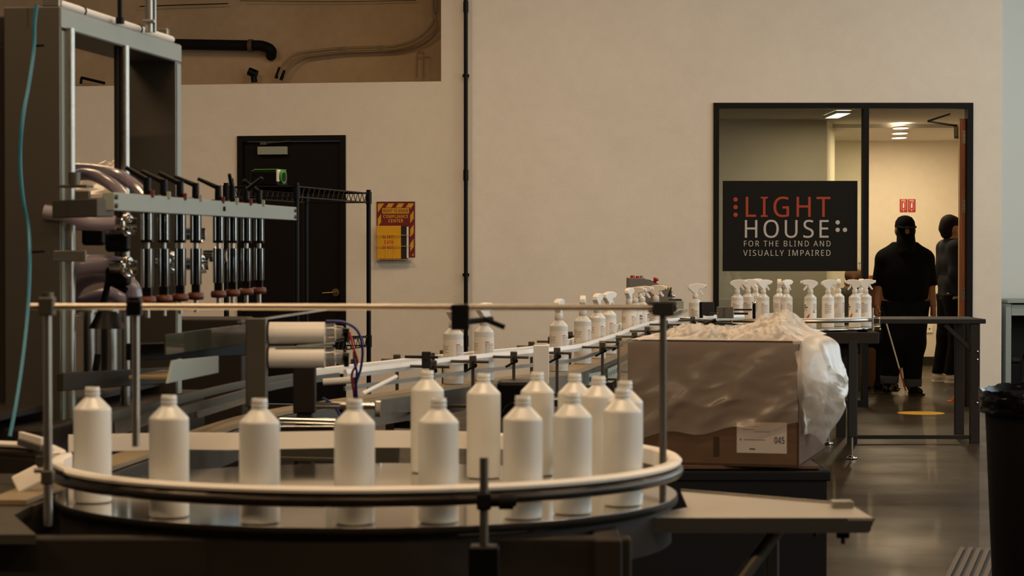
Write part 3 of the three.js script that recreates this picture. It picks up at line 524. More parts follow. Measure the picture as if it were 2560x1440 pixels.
// ---------------------------------------------------------------- filling machine
{
  const t = thing('filling_machine', 'tall steel inline bottle filling machine with eight nozzles', 'filling machine', V(-1.25, 0, -7.6));
  const P = (px, py, D) => at(px, py, D);
  const dir = V(0.127, 0, -0.992), side = V(0.992, 0, 0.127);           // along the machine, and to its right
  const N = V(-1.32, 0, -6.9), Fc = N.clone().addScaledVector(dir, 1.33);   // outer front edges of the two columns
  const col = (o, w, dep, y0, y1) => bar(V(0, y0, 0), V(0, y1, 0), w, dep, 0.004).applyMatrix4(new THREE.Matrix4().makeRotationY(-Math.atan2(dir.x, -dir.z))).translate(o.x, 0, o.z);
  const near = N.clone().addScaledVector(side, -0.085).addScaledVector(dir, 0.035), far = Fc.clone().addScaledVector(side, -0.085).addScaledVector(dir, -0.035);
  // portal: wide channel columns and a top beam
  const upr = (c, w, d, y0, y1) => orient(new RoundedBoxGeometry(w, d, y1 - y0, 1, 0.004), V(c.x, y0, c.z), V(c.x, y1, c.z), V(0, 0, 1)).translate(-c.x, 0, -c.z).rotateY(-0.127).translate(c.x, 0, c.z);
  const TOP = 2.16;
  part(t, 'column', upr(near, 0.17, 0.068, 0, TOP), M.machine_grey);
  part(t, 'column', upr(far, 0.17, 0.068, 0, TOP), M.machine_grey);
  part(t, 'top_beam', [bar(near.clone().setY(TOP - 0.033).addScaledVector(dir, -0.034), far.clone().setY(TOP - 0.033).addScaledVector(dir, 0.034), 0.17, 0.066, 0.004)], M.machine_grey);
  const edge = side.clone().multiplyScalar(0.0865);
  for (const c of [near, far]) part(t, 'lit_edge_strip', upr(c.clone().add(edge), 0.004, 0.05, 0.9, TOP - 0.07), M.aluminium);  // lighter strip painted as daylight catching the right side of each column
  part(t, 'lit_beam_face', bar(near.clone().add(edge).setY(TOP - 0.033).addScaledVector(dir, -0.03), far.clone().add(edge).setY(TOP - 0.033).addScaledVector(dir, 0.03), 0.004, 0.056, 0.001), M.aluminium);  // lighter plate for the daylit side of the same steel beam
  const capA = near.clone().setY(TOP + 0.014).addScaledVector(side, 0.06), capB = far.clone().setY(TOP + 0.014).addScaledVector(side, 0.06);
  part(t, 'air_line', [rod(capA, capB, 0.013)], M.plastic_white);
  for (const k of [0.2, 0.68]) { const p = capA.clone().lerp(capB, k); part(t, 'cable_tie', [new THREE.TorusGeometry(0.0145, 0.003, 6, 16).rotateY(-0.127).translate(p.x, p.y, p.z)], M.black); }
  part(t, 'beam_clamp', rbox(0.03, 0.05, 0.05, 0.004, capB.x - 0.02, TOP + 0.025, capB.z + 0.03), M.matte_steel); part(t, 'beam_clamp', rbox(0.05, 0.03, 0.05, 0.004, near.x + 0.05, TOP + 0.015, near.z), M.matte_steel);
  // guide rods and lifting cylinder
  for (const [px, D] of [[174, 6.95], [311, 7.55]]) {
    const a = P(px, 300, D); part(t, 'guide_rod', [rod(V(a.x, 0.95, a.z), V(a.x, TOP - 0.06, a.z), 0.016)], M.steel);
    part(t, 'guide_rod_sleeve', [upr(V(a.x - 0.022, 0, a.z), 0.016, 0.03, 1.3, TOP - 0.06)], M.dark_paint);
  }
  const cy = P(373, 30, 7.75);
  part(t, 'lift_cylinder', [rod(V(cy.x, TOP, cy.z), V(cy.x, TOP + 0.5, cy.z), 0.014), rod(V(cy.x + 0.018, TOP, cy.z), V(cy.x + 0.018, TOP + 0.5, cy.z), 0.005), rbox(0.04, 0.012, 0.04, 0.003, cy.x, TOP + 0.035, cy.z)], M.steel);
  const th = P(300, 20, 7.45); part(t, 'adjusting_screw', [rod(V(th.x, TOP, th.z), V(th.x, TOP + 0.4, th.z), 0.008), rod(V(th.x, TOP, th.z), V(th.x, TOP + 0.02, th.z), 0.014)], M.black);
  // nozzle carriage
  const b1 = P(271, 503, 6.5), b2 = P(731, 535, 9.02); b1.y = b2.y = 1.583;
  part(t, 'nozzle_bar', [bar(b1, b2, 0.032, 0.05, 0.002)], M.aluminium);
  for (const e of [0, 1]) for (const dy of [-0.012, 0.012]) { const p = b1.clone().lerp(b2, e ? 0.987 : 0.012); part(t, 'bolt', rod(V(p.x - 0.02, p.y + dy, p.z + (e ? 0.004 : 0.018)), V(p.x + 0.022, p.y + dy, p.z + (e ? 0.004 : 0.022)), 0.007), M.dull_steel); }
  const mb = b1.clone().lerp(b2, 0.52); part(t, 'bolt', rod(V(mb.x, mb.y, mb.z), V(mb.x + 0.022, mb.y, mb.z + 0.002), 0.008), M.black);
  const ca = P(150, 505, 6.75), cb = P(262, 505, 6.5);
  part(t, 'carriage_arm', [bar(V(ca.x, 1.565, ca.z), V(cb.x, 1.565, cb.z), 0.05, 0.05, 0.003), bar(V(ca.x, 1.63, ca.z), V(ca.x + 0.09, 1.63, ca.z + 0.02), 0.05, 0.008), rod(V(ca.x + 0.045, 1.63, ca.z + 0.02), V(ca.x + 0.045, 1.67, ca.z + 0.02), 0.017), rbox(0.04, 0.034, 0.03, 0.003, ca.x + 0.075, 1.6, ca.z + 0.05)], M.dull_steel);
  // eight nozzles
  const xs = [368, 409.5, 450.5, 489.5, 546, 581, 615.5, 647.5];
  xs.forEach((px, i) => {
    const k = (px - 271) / (731 - 271), Dn = 1 / ((1 - k) / 6.5 + k / 9.02), p = P(px, 600, Dn);
    const nz = new THREE.Group(); nz.name = 'nozzle'; nz.position.set(p.x - t.position.x, 0, p.z - t.position.z); t.add(nz);
    for (const s of [-1, 1]) {
      mesh('glint_strip', [rbox(0.0095, 0.08, 0.012, 0.002, s * 0.0105, 1.517, 0.018), rbox(0.0095, 0.115, 0.012, 0.002, s * 0.0105, 1.395, 0.018)], M.chrome, nz);  // chrome strips imitate the edge highlights of a round nozzle body
    }
    mesh('stem', [rod(V(0, 1.25, 0), V(0, 1.62, 0), 0.0075), rod(V(0, 1.3, 0), V(0, 1.325, 0), 0.012)], M.steel, nz);
    mesh('body', [rbox(0.034, 0.09, 0.03, 0.003, 0, 1.515, 0), rbox(0.034, 0.115, 0.028, 0.003, 0, 1.395, 0), rbox(0.026, 0.075, 0.026, 0.003, 0, 1.33, 0)], M.black, nz);
    mesh('seal', lathe([[0.008, 1.288], [0.024, 1.29], [0.026, 1.3], [0.024, 1.312], [0.008, 1.314]], 18), M.brown, nz);
    mesh('lock_nut', [rbox(0.012, 0.022, 0.014, 0.002, 0.016, 1.612, 0.008), rod(V(-0.012, 1.607, 0), V(-0.012, 1.613, 0), 0.012)], i % 2 ? M.aluminium : M.maroon, nz);
    const a = [2.6, 2.8, 2.75, 2.9, 2.85, 1.9, 0.6, 2.4][i], ln = i === 5 ? 0.02 : 0.07;
    mesh('clamp_lever', [rod(V(0, 1.61, 0), V(0, 1.66, 0), 0.012, 0.011), rod(V(0, 1.652, 0), V(Math.cos(a) * ln, 1.668 + 0.03 * Math.abs(Math.sin(a)) + (i === 6 ? 0.012 : 0.006), Math.sin(a) * 0.03), 0.0085, 0.006), ...(i === 5 ? [rod(V(0, 1.66, 0), V(0, 1.69, 0), 0.009, 0.004)] : [])], M.black, nz);
  });
  // product hoses and sanitary clamps behind the nozzles
  const hoseAt = (pts, r) => part(t, 'product_hose', hose(pts.map((q) => P(...q)), r, 36, 12), M.tubing);
  hoseAt([[120, 470, 7.6], [200, 437, 7.4], [250, 445, 7.2], [300, 480, 7.05], [320, 510, 7.0]], 0.019);
  hoseAt([[150, 420, 7.9], [240, 425, 7.6], [300, 440, 7.4], [345, 472, 7.3], [368, 500, 7.2]], 0.019);
  hoseAt([[110, 530, 6.9], [170, 540, 6.9], [230, 556, 6.9], [290, 558, 6.9]], 0.022);
  hoseAt([[110, 548, 7.1], [180, 560, 7.1], [240, 562, 7.1], [300, 566, 7.1]], 0.018);
  hoseAt([[100, 690, 7.0], [160, 675, 7.0], [240, 660, 7.0], [310, 668, 7.0]], 0.028);
  hoseAt([[160, 760, 7.4], [210, 700, 7.3], [280, 690, 7.2], [330, 720, 7.2], [335, 790, 7.2]], 0.026);
  hoseAt([[120, 800, 7.5], [200, 760, 7.4], [290, 740, 7.3], [330, 770, 7.3]], 0.024);
  for (const [px, py, D] of [[318, 562, 6.92], [318, 668, 6.95], [492, 585, 7.9], [500, 660, 7.95], [545, 640, 8.2], [430, 655, 7.6]]) {
    const p = P(px, py, D);
    part(t, 'sanitary_clamp', [new THREE.TorusGeometry(0.026, 0.009, 10, 24).rotateY(1.2).translate(p.x, p.y, p.z), new THREE.SphereGeometry(0.013, 12, 8).translate(p.x, p.y + 0.022, p.z + 0.022), rod(V(p.x - 0.05, p.y, p.z), V(p.x + 0.03, p.y, p.z), 0.02), rod(V(p.x + 0.01, p.y - 0.005, p.z + 0.02), V(p.x + 0.022, p.y - 0.028, p.z + 0.03), 0.006)], M.chrome);
  }
  for (const [px, py, D] of [[295, 605, 6.98], [296, 690, 7.0], [235, 590, 7.4]]) { const p = P(px, py, D); part(t, 'valve_body', [rbox(0.07, 0.06, 0.06, 0.012, p.x, p.y, p.z)], M.black); }
  const br = P(175, 640, 6.72); part(t, 'carriage_bracket', [rbox(0.085, 0.032, 0.05, 0.003, br.x, br.y, br.z), rbox(0.012, 0.03, 0.012, 0.002, br.x + 0.045, br.y, br.z + 0.025)], M.matte_steel);
  // metering pumps below the hoses
  for (const [px, D, r] of [[222, 7.5, 0.02], [245, 7.6, 0.022], [272, 7.4, 0.026], [300, 7.7, 0.02]]) { const p = P(px, 860, D); part(t, 'pump_cylinder', [rod(V(p.x, 1.02, p.z), V(p.x, 1.25, p.z), r), rod(V(p.x, 1.25, p.z), V(p.x, 1.27, p.z), r + 0.006)], M.steel); }
  for (const [a, b] of [[[258, 760, 7.0], [272, 700, 7.0]], [[272, 702, 7.0], [318, 728, 7.0]], [[238, 928, 6.95], [245, 885, 6.95]]]) part(t, 'clamp_lever', rod(P(...a), P(...b), 0.01), M.black);
  const dk = P(268, 800, 7.0); part(t, 'drip_funnel', orient(new THREE.CylinderGeometry(0.028, 0.055, 0.05, 18).rotateX(Math.PI / 2), V(dk.x, dk.y - 0.02, dk.z), V(dk.x, dk.y + 0.02, dk.z)), M.black);
  // the machine's own stretch of belt
  const run = (y, d0 = 0) => PIN.filter((p) => -p.z > d0).map((p) => V(p.x, y, p.z));
  part(t, 'belt', sweep(run(0.868), rect(-0.048, 0.048, 0, 0.011)), M.belt);
  for (const s of [-1, 1]) {
    part(t, 'belt_side', sweep(run(0.8), s > 0 ? rect(0.056, 0.066, -0.03, 0.066) : rect(-0.066, -0.056, -0.03, 0.066)), M.dull_steel);
    part(t, 'belt_rail', sweep(run(0.98, 6.5), s > 0 ? rect(0.06, 0.072, -0.012, 0.012) : rect(-0.072, -0.06, -0.012, 0.012)), M.dull_steel);
  }
  for (const D of [6.6, 8.0]) { const p = PIN.find((q) => -q.z >= D); part(t, 'belt_leg', bar(V(p.x, 0, p.z), V(p.x, 0.79, p.z), 0.05, 0.05), M.dull_steel); }
  part(t, 'rear_cabinet', rbox(0.44, 1.18, 0.4, 0.008, -1.25, 0.59, -9.2), M.dark_paint);
  // machine bed: plates along the conveyor
  part(t, 'machine_bed', [bar(P(150, 955, 6.55), P(420, 938, 7.5), 0.02, 0.05, 0.003), bar(V(-1.5, 0.985, -6.5), V(-1.28, 0.985, -8.3), 0.16, 0.02, 0.003), bar(V(-1.46, 0.5, -6.6), V(-1.24, 0.5, -8.4), 0.3, 0.9, 0.01)], M.dark_paint);
  part(t, 'bed_rail', [bar(P(285, 1070, 6.75), P(440, 1015, 7.3), 0.012, 0.05, 0.002), bar(P(490, 1030, 7.3), P(640, 985, 8.2), 0.012, 0.04, 0.002)], M.matte_steel);
  // side chute and smoked guard
  const s1 = P(415, 940, 6.75), s2 = P(610, 905, 7.3);
  const chute = extrude([[0, 0], [0.36, 0.012], [0.36, 0.06], [0.035, 0.062]], 0.006, 0.001);
  const wdir = s2.clone().sub(s1); chute.rotateY(-Math.atan2(wdir.z, wdir.x)).translate(s1.x, s1.y - 0.02, s1.z);
  part(t, 'gate_plate', chute, M.aluminium);
  part(t, 'gate_tray', [orient(new RoundedBoxGeometry(0.16, 0.012, 0.3, 1, 0.003), P(385, 945, 6.9), P(470, 930, 7.2))], M.belt);
  part(t, 'smoked_guard', [bar(P(412, 862, 6.9), P(612, 835, 7.35), 0.006, 0.06, 0.001)], M.smoked);
  part(t, 'gate_beam', [bar(P(330, 880, 6.95), P(612, 868, 7.4), 0.05, 0.05, 0.003)], M.black);
  // bottle stop unit: post, twin air cylinders, tubing
  const p1 = P(642, 905, 7.2);
  part(t, 'stop_post', [rbox(0.062, 0.27, 0.062, 0.004, p1.x, 1.105, p1.z), bar(V(p1.x, 0.0, p1.z), V(p1.x, 0.97, p1.z), 0.05, 0.05)], M.dull_steel);
  part(t, 'cap_strip', bar(P(600, 806, 7.15), P(810, 775, 7.9), 0.02, 0.006, 0.001), M.matte_steel);
  for (const py of [832, 893]) {
    const a = P(674, py, 7.22), b = P(812, py, 7.22), c = P(858, py - 2, 7.22);
    part(t, 'air_cylinder', [rod(a, b, 0.033, 0.033, 26)], M.plastic_white);
    part(t, 'cylinder_cap', [rod(b, P(838, py - 1, 7.22), 0.028, 0.028, 20), rod(P(838, py - 1, 7.22), c, 0.022, 0.018, 16)], M.clear);
    part(t, 'end_fitting', [rod(P(855, py - 2, 7.22), P(872, py, 7.22), 0.014), rod(P(866, py, 7.22), P(866, py + 24, 7.22), 0.008)], M.black);
  }
  part(t, 'cylinder_clip', [bar(P(742, 866, 7.21), P(836, 858, 7.21), 0.03, 0.006, 0.001), bar(P(690, 868, 7.21), P(830, 866, 7.21), 0.03, 0.004, 0.001)], M.aluminium);
  part(t, 'air_tube', hose([P(815, 803, 7.2), P(860, 806, 7.2), P(893, 826, 7.2), P(906, 870, 7.22), P(902, 920, 7.25), P(890, 960, 7.28), P(886, 1000, 7.3)], 0.0042), M.blue);
  part(t, 'air_tube', hose([P(884, 900, 7.2), P(892, 930, 7.22), P(890, 960, 7.25), P(893, 1000, 7.3)], 0.004), M.blue);
  part(t, 'air_tube', hose([P(874, 830, 7.2), P(884, 870, 7.2), P(893, 905, 7.22), P(880, 935, 7.25), P(886, 990, 7.3)], 0.0038), M.red);
  part(t, 'air_tube', hose([P(806, 995, 7.3), P(830, 1010, 7.3), P(852, 1040, 7.3)], 0.004), M.blue);
  const p2 = P(762, 985, 7.5); part(t, 'stop_post', [rbox(0.07, 0.16, 0.06, 0.004, p2.x, 1.01, p2.z), bar(V(p2.x, 0.0, p2.z), V(p2.x, 0.93, p2.z), 0.05, 0.05)], M.dark_paint);
  part(t, 'pneumatic_slide', [rod(P(790, 1013, 7.3), P(940, 1015, 7.3), 0.011), rod(P(700, 1050, 7.2), P(838, 1054, 7.2), 0.01), bar(P(700, 1072, 7.2), P(838, 1072, 7.2), 0.03, 0.02), rbox(0.02, 0.05, 0.03, 0.003, P(945, 1022, 7.3).x, P(945, 1022, 7.3).y, P(945, 1022, 7.3).z)], M.chrome);
  part(t, 'slide_bed', [bar(P(600, 1120, 7.1), P(1000, 1140, 7.1), 0.03, 0.06), bar(P(640, 1145, 7.05), P(860, 1150, 7.05), 0.02, 0.012)], M.dull_steel);
  part(t, 'cap_tube', [rod(P(905, 985, 7.4), P(990, 942, 8.0), 0.007), rod(P(808, 955, 8.2), P(880, 950, 8.2), 0.012)], M.plastic_white);
}
{ // teal air hose hanging at the left
  const pts = [[92, 12, 6.7], [86, 60, 6.7], [85, 115, 6.7], [72, 210, 6.65], [56, 300, 6.6], [50, 400, 6.6], [58, 500, 6.6], [70, 560, 6.6], [74, 640, 6.55], [70, 760, 6.5], [56, 900, 6.4], [38, 1020, 6.3], [24, 1092, 6.25]].map((q) => at(...q));
  const t = thing('air_hose', 'teal air hose hanging beside the filling machine', 'hose', pts[12]);
  part(t, 'tube', hose(pts, 0.0055, 80), M.teal);
  for (const k of [[96, 115, 6.71], [96, 630, 6.56]]) { const p = at(...k); part(t, 'cable_tie', [rod(V(p.x - 0.018, p.y, p.z), V(p.x + 0.018, p.y + 0.002, p.z), 0.0035)], M.black); }
}
{ // tall dark control cabinet at the left edge
  const p = at(40, 700, 7.3), t = thing('control_cabinet', 'tall dark brown machine cabinet at the filling machine end', 'cabinet', V(-1.62, 0, -7.2));
  part(t, 'body', [rbox(0.42, 2.14, 0.5, 0.006, -1.66, 1.07, -7.25)], M.dark_paint);
  part(t, 'corner_post', [bar(V(-1.435, 0, -6.96), V(-1.435, 2.12, -6.96), 0.045, 0.03, 0.003)], M.machine_grey);
  part(t, 'door_gap', [rbox(0.36, 1.2, 0.006, 0.002, -1.66, 1.45, -6.997)], M.dark_paint);
}
{ // small things on the table left of the turntable
  const t = thing('feed_rail', 'short white guide rail piece at the turntable exit', 'rail', V(-1.1, 0.868, -5.5));
  part(t, 'liner', bar(at(52, 1094, 5.9), at(108, 1110, 5.75), 0.012, 0.03), M.plastic_white);
  part(t, 'backing', bar(at(52, 1104, 5.88), at(108, 1122, 5.73), 0.02, 0.016), M.dull_steel);
  part(t, 'support', [bar(V(-1.13, 0.866, -5.8), V(-1.13, 0.95, -5.8), 0.02, 0.02), bar(V(-1.17, 0.866, -5.84), V(-1.17, 0.94, -5.84), 0.02, 0.02)], M.dull_steel);
  const a = at(65, 1140, 5.6);
  single('plastic_scoop', 'small white plastic plate lying left of the turntable', 'plate', [new RoundedBoxGeometry(0.066, 0.046, 0.016, 2, 0.005).rotateZ(0.5).rotateX(-0.4).translate(a.x + 0.004, 0.905, a.z)], M.plastic_white);
}

// ---------------------------------------------------------------- rack by the dark door, wrapped bundle
{
  const A = V(-1.36, 0, -14.9), B = V(-1.02, 0, -16.8), d = B.clone().sub(A).normalize(), w = V(d.z, 0, -d.x).multiplyScalar(0.46);   // depth to the left
  const t = thing('wire_rack', 'black wire shelving rack near the dark door', 'rack', A.clone().lerp(B, 0.5).addScaledVector(w, 0.5).setY(0));
  for (const [p, q] of [[A, 0], [B, 0], [A, 1], [B, 1]]) { const c = p.clone().addScaledVector(w, q); part(t, 'post', [rod(V(c.x, 0.02, c.z), V(c.x, 1.86, c.z), 0.0165), rod(V(c.x, 0, c.z), V(c.x, 0.02, c.z), 0.022)], M.black); }
  for (const y of [1.8, 0.78, 0.25]) {
    const g = [], C = (k, q, dy) => A.clone().lerp(B, k).addScaledVector(w, q).setY(y + dy);
    for (const q of [0, 1]) { g.push(rod(C(0, q, 0.035), C(1, q, 0.035), 0.005), rod(C(0, q, -0.03), C(1, q, -0.03), 0.005)); for (let i = 0; i < 30; i++) g.push(rod(C(i / 30, q, i % 2 ? 0.035 : -0.03), C((i + 1) / 30, q, i % 2 ? -0.03 : 0.035), 0.003, 0.003, 5)); }
    for (const k of [0, 1]) { g.push(rod(C(k, 0, 0.035), C(k, 1, 0.035), 0.005), rod(C(k, 0, -0.03), C(k, 1, -0.03), 0.005)); }
    for (let i = 1; i < 40; i++) g.push(rod(C(i / 40, 0, 0.035), C(i / 40, 1, 0.035), 0.0025, 0.0025, 5));
    part(t, 'wire_shelf', g, M.black);
    for (const k of [0, 1]) for (const q of [0, 1]) { const c = C(k, q, 0); part(t, 'collar', rod(V(c.x, y - 0.04, c.z), V(c.x, y + 0.045, c.z), 0.022), M.black); }
  }
  const p = at(672, 466, 15.35);
  const c = thing('tool_case', 'black tool case with bright green trim on the wire rack', 'case', V(p.x, 1.838, p.z)); c.rotation.y = -0.3;
  mesh('body', rbox(0.2, 0.115, 0.16, 0.02, 0, 0.06, 0), M.black, c);
  mesh('trim', [rbox(0.16, 0.008, 0.165, 0.003, 0.01, 0.116, 0)], M.green, c);
  mesh('end_cap', [new THREE.CylinderGeometry(0.04, 0.045, 0.04, 24).rotateZ(Math.PI / 2).translate(0.1, 0.07, 0.03)], M.green, c);
  mesh('lens', [new THREE.CylinderGeometry(0.03, 0.03, 0.02, 20).rotateZ(Math.PI / 2).translate(0.114, 0.068, 0.033)], M.black, c);
  mesh('reflector', [rbox(0.02, 0.08, 0.05, 0.008, 0.092, 0.075, 0.055)], M.plastic_white, c);
}
function crumple(nx, ny, fn) { // a film sheet with folds, from a function of (u, v)
  const g = new THREE.PlaneGeometry(1, 1, nx, ny), p = g.attributes.position, uv = g.attributes.uv;
  for (let i = 0; i < p.count; i++) { const q = fn(uv.getX(i), uv.getY(i)); p.setXYZ(i, q.x, q.y, q.z); }
  g.computeVertexNormals(); return g;
}
const soft = (u, v, s) => (fbm(u * 3 + v, v * 2.2, 64, 2, s) - 0.5) + 0.8 * (0.5 - Math.abs(fbm(u * 2.2 - v * 1.2, v * 3 + u, 64, 2, s + 9) - 0.5) * 2);
const fold = (u, v, s) => (fbm(u * 7 + v * 2, v * 3, 64, 3, s) - 0.5) + 0.6 * (Math.abs(fbm(u * 4 - v * 3, v * 5 + u, 64, 3, s + 9) - 0.5));
{
  const p = at(280, 420, 11), t = thing('wrapped_bundle', 'clear film wrapped carton stack behind the filling machine', 'carton', V(p.x, 0, -11.2));
  for (let k = 0; k < 3; k++) mesh('carton', rbox(0.42, 0.55, 0.4, 0.006, 0, 0.29 + k * 0.56, 0), M.cardboard, t);
  mesh('film_wrap', crumple(60, 60, (u, v) => { const a = u * Math.PI * 2, r = 0.3 + 0.02 * fold(u, v, 3); return V(Math.sign(Math.cos(a)) * Math.pow(Math.abs(Math.cos(a)), 0.4) * r * 0.8, 0.5 + v * 1.2, Math.sign(Math.sin(a)) * Math.pow(Math.abs(Math.sin(a)), 0.4) * r * 0.78); }), M.film, t);
  mesh('film_top', crumple(40, 40, (u, v) => { const a = u * Math.PI * 2, r = v * 0.25; return V(Math.cos(a) * r, 1.7 + 0.16 * (1 - v * v) + 0.05 * fold(u, v, 7), Math.sin(a) * r); }), M.film, t);
}

// ---------------------------------------------------------------- carton with liner bag on a dark bin
{
  const bin = thing('pallet_bin', 'large dark plastic bin carrying the lined carton', 'bin', V(0.72, 0, -9.01));
  mesh('wall', [box(0.83, 0.64, 0.03, 0, 0.32, 0.5), box(0.83, 0.64, 0.03, 0, 0.32, -0.47), box(0.03, 0.64, 0.94, 0.4, 0.32, 0.015), box(0.03, 0.64, 0.94, -0.4, 0.32, 0.015), box(0.8, 0.02, 0.94, 0, 0.1, 0.015)], M.navy, bin);
  mesh('rim', [rbox(0.86, 0.035, 0.04, 0.006, 0, 0.63, 0.5), rbox(0.86, 0.035, 0.04, 0.006, 0, 0.63, -0.47), rbox(0.04, 0.035, 1, 0.006, 0.41, 0.63, 0.015), rbox(0.04, 0.035, 1, 0.006, -0.41, 0.63, 0.015)], M.navy, bin);
  single('plywood_sheet', 'thin wooden sheet lying across the dark bin', 'board', boxUV(rbox(0.8, 0.012, 0.82, 0.002, 0.72, 0.6545, -8.98)), M.cardboard);
  const c = thing('lined_carton', 'open cardboard carton marked 045 on the dark bin', 'carton', V(1.035, 0.661, -8.5)); c.rotation.y = -0.253;
  const w = 0.63, d = 0.76, h = 0.445;
  mesh('front_panel', boxUV(box(w, h, 0.008, -w / 2, h / 2, -0.004)), M.cardboard, c); mesh('back_panel', boxUV(box(w, h, 0.008, -w / 2, h / 2, -d)), M.cardboard, c);
  for (const x of [-0.004, -w + 0.004]) mesh('side_panel', boxUV(box(0.008, h, d, x, h / 2, -d / 2)), M.cardboard, c);
  mesh('bottom_panel', box(w, 0.008, d, -w / 2, 0.005, -d / 2), M.cardboard, c);
  const lt = canvasTex(512, 300, (g, W, Hh) => {
    g.fillStyle = '#b3aba6'; g.fillRect(0, 0, W, Hh); g.fillStyle = '#2b2523'; g.font = 'bold 92px sans-serif'; g.textAlign = 'right'; g.save(); g.translate(W - 20, 205); g.scale(0.72, 1); g.fillText('045', 0, 0); g.restore();
    g.fillStyle = '#6b625e'; for (const [x, y, ww, hh] of [[30, 160, 18, 22], [70, 168, 130, 9], [210, 168, 80, 9], [60, 40, 160, 8], [60, 70, 120, 6], [180, 90, 160, 6]]) g.fillRect(x, y, ww, hh);
    g.fillStyle = '#2b2523'; g.fillRect(130, 255, 60, 14);
  });
  mesh('shipping_label', new THREE.PlaneGeometry(0.182, 0.112).translate(-0.135, 0.105, 0.0012), std(0xffffff, 0.6, 0, { map: lt }), c);
  mesh('tape_mark', box(0.02, 0.07, 0.002, -0.3, 0.07, 0.001), std(0x2a1a10, 0.7), c);
  // liner bag: front and left drape, crumpled mouth, the bulge at the right
  const b = thing('liner_bag', 'clear plastic liner bag folded over the rim of the carton', 'bag', V(1.035, 0.661, -8.5)); b.rotation.y = -0.253;
  mesh('front_drape', crumple(130, 80, (u, v) => { const s = 1 - v, streak = 0.5 + 0.5 * Math.sin((u * 2.2 + s * 1.1) * 9 + 3 * fbm(u * 4, v * 4, 64, 2, 3)); return V(-w - 0.03 + u * (w + 0.03), h + 0.006 - s * (0.355 - 0.06 * u + 0.01 * Math.sin(u * 17)), 0.01 + (0.006 + 0.022 * Math.min(1, s * 1.6)) * (0.35 + 0.5 * streak * streak + 0.5 * soft(u * 1.5 + s * 0.6, v * 1.5, 13))); }), M.film, b);
  mesh('left_drape', crumple(60, 60, (u, v) => V(-w - 0.02 - (0.01 + 0.035 * (1 - v)) * (0.5 + soft(u, v, 23)), h + 0.006 - (1 - v) * 0.33, -d * u * 0.9 + 0.01)), M.film, b);
  mesh('mouth', crumple(150, 100, (u, v) => { const e = Math.min(1, 6 * Math.min(u, 1 - u, v, 1 - v)); return V(-w + u * w + 0.01, h + 0.012 + e * (0.034 * (0.5 + 1.2 * soft(u * 2.2, v * 2.4, 33) + 1.3 * fold(u * 2.2, v * 2.2, 3)) + 0.045 * Math.exp(-((u - 0.8) ** 2) / 0.02 - ((v - 0.4) ** 2) / 0.05)), -d * (1 - v) + 0.01); }), M.film_gathered, b);
  // the bulge: a puffed tube of film from the rim over the side, hanging to a gathered tip
  mesh('side_bulge', crumple(120, 120, (u, v) => {
    const a = (u - 0.5) * Math.PI * 1.15, s = 1 - v, rise = Math.sin(Math.min(1, s * 5) * Math.PI / 2);
    const wide = (0.24 + 0.1 * Math.sin(Math.PI * Math.min(1, s * 1.1))) * (1 - 0.5 * s * s), deep = rise * (0.03 + 0.085 * Math.sin(Math.PI * Math.min(1, 0.1 + s * 0.9)) ** 0.9 + 0.02 * s);
    const n = 1 + 0.28 * soft(u * 2, v * 1.6, 43) + 0.1 * fold(u * 2, v * 2, 47);
    return V(-0.03 + 0.03 * Math.min(1, s * 4) + Math.max(0, Math.cos(a)) * deep * n, h + 0.012 + 0.05 * Math.sin(Math.min(1, s * 4) * Math.PI) * Math.max(0, Math.cos(a)) - s * (0.395 - 0.05 * Math.abs(Math.sin(a * 1.3))), -0.28 + Math.sin(a) * wide + 0.03 * s);
  }), M.film_gathered, b);
  mesh('side_bulge_inner', crumple(70, 70, (u, v) => { const s = 1 - v, out = Math.sin(Math.PI * s); return V(0.006 + out * 0.07 * Math.sin(Math.PI * u) + 0.03 * soft(u * 2, v * 2, 53) * s, h + 0.01 - s * 0.34, -0.03 - u * 0.5 * (1 - 0.35 * s)); }), M.film_gathered, b);
}

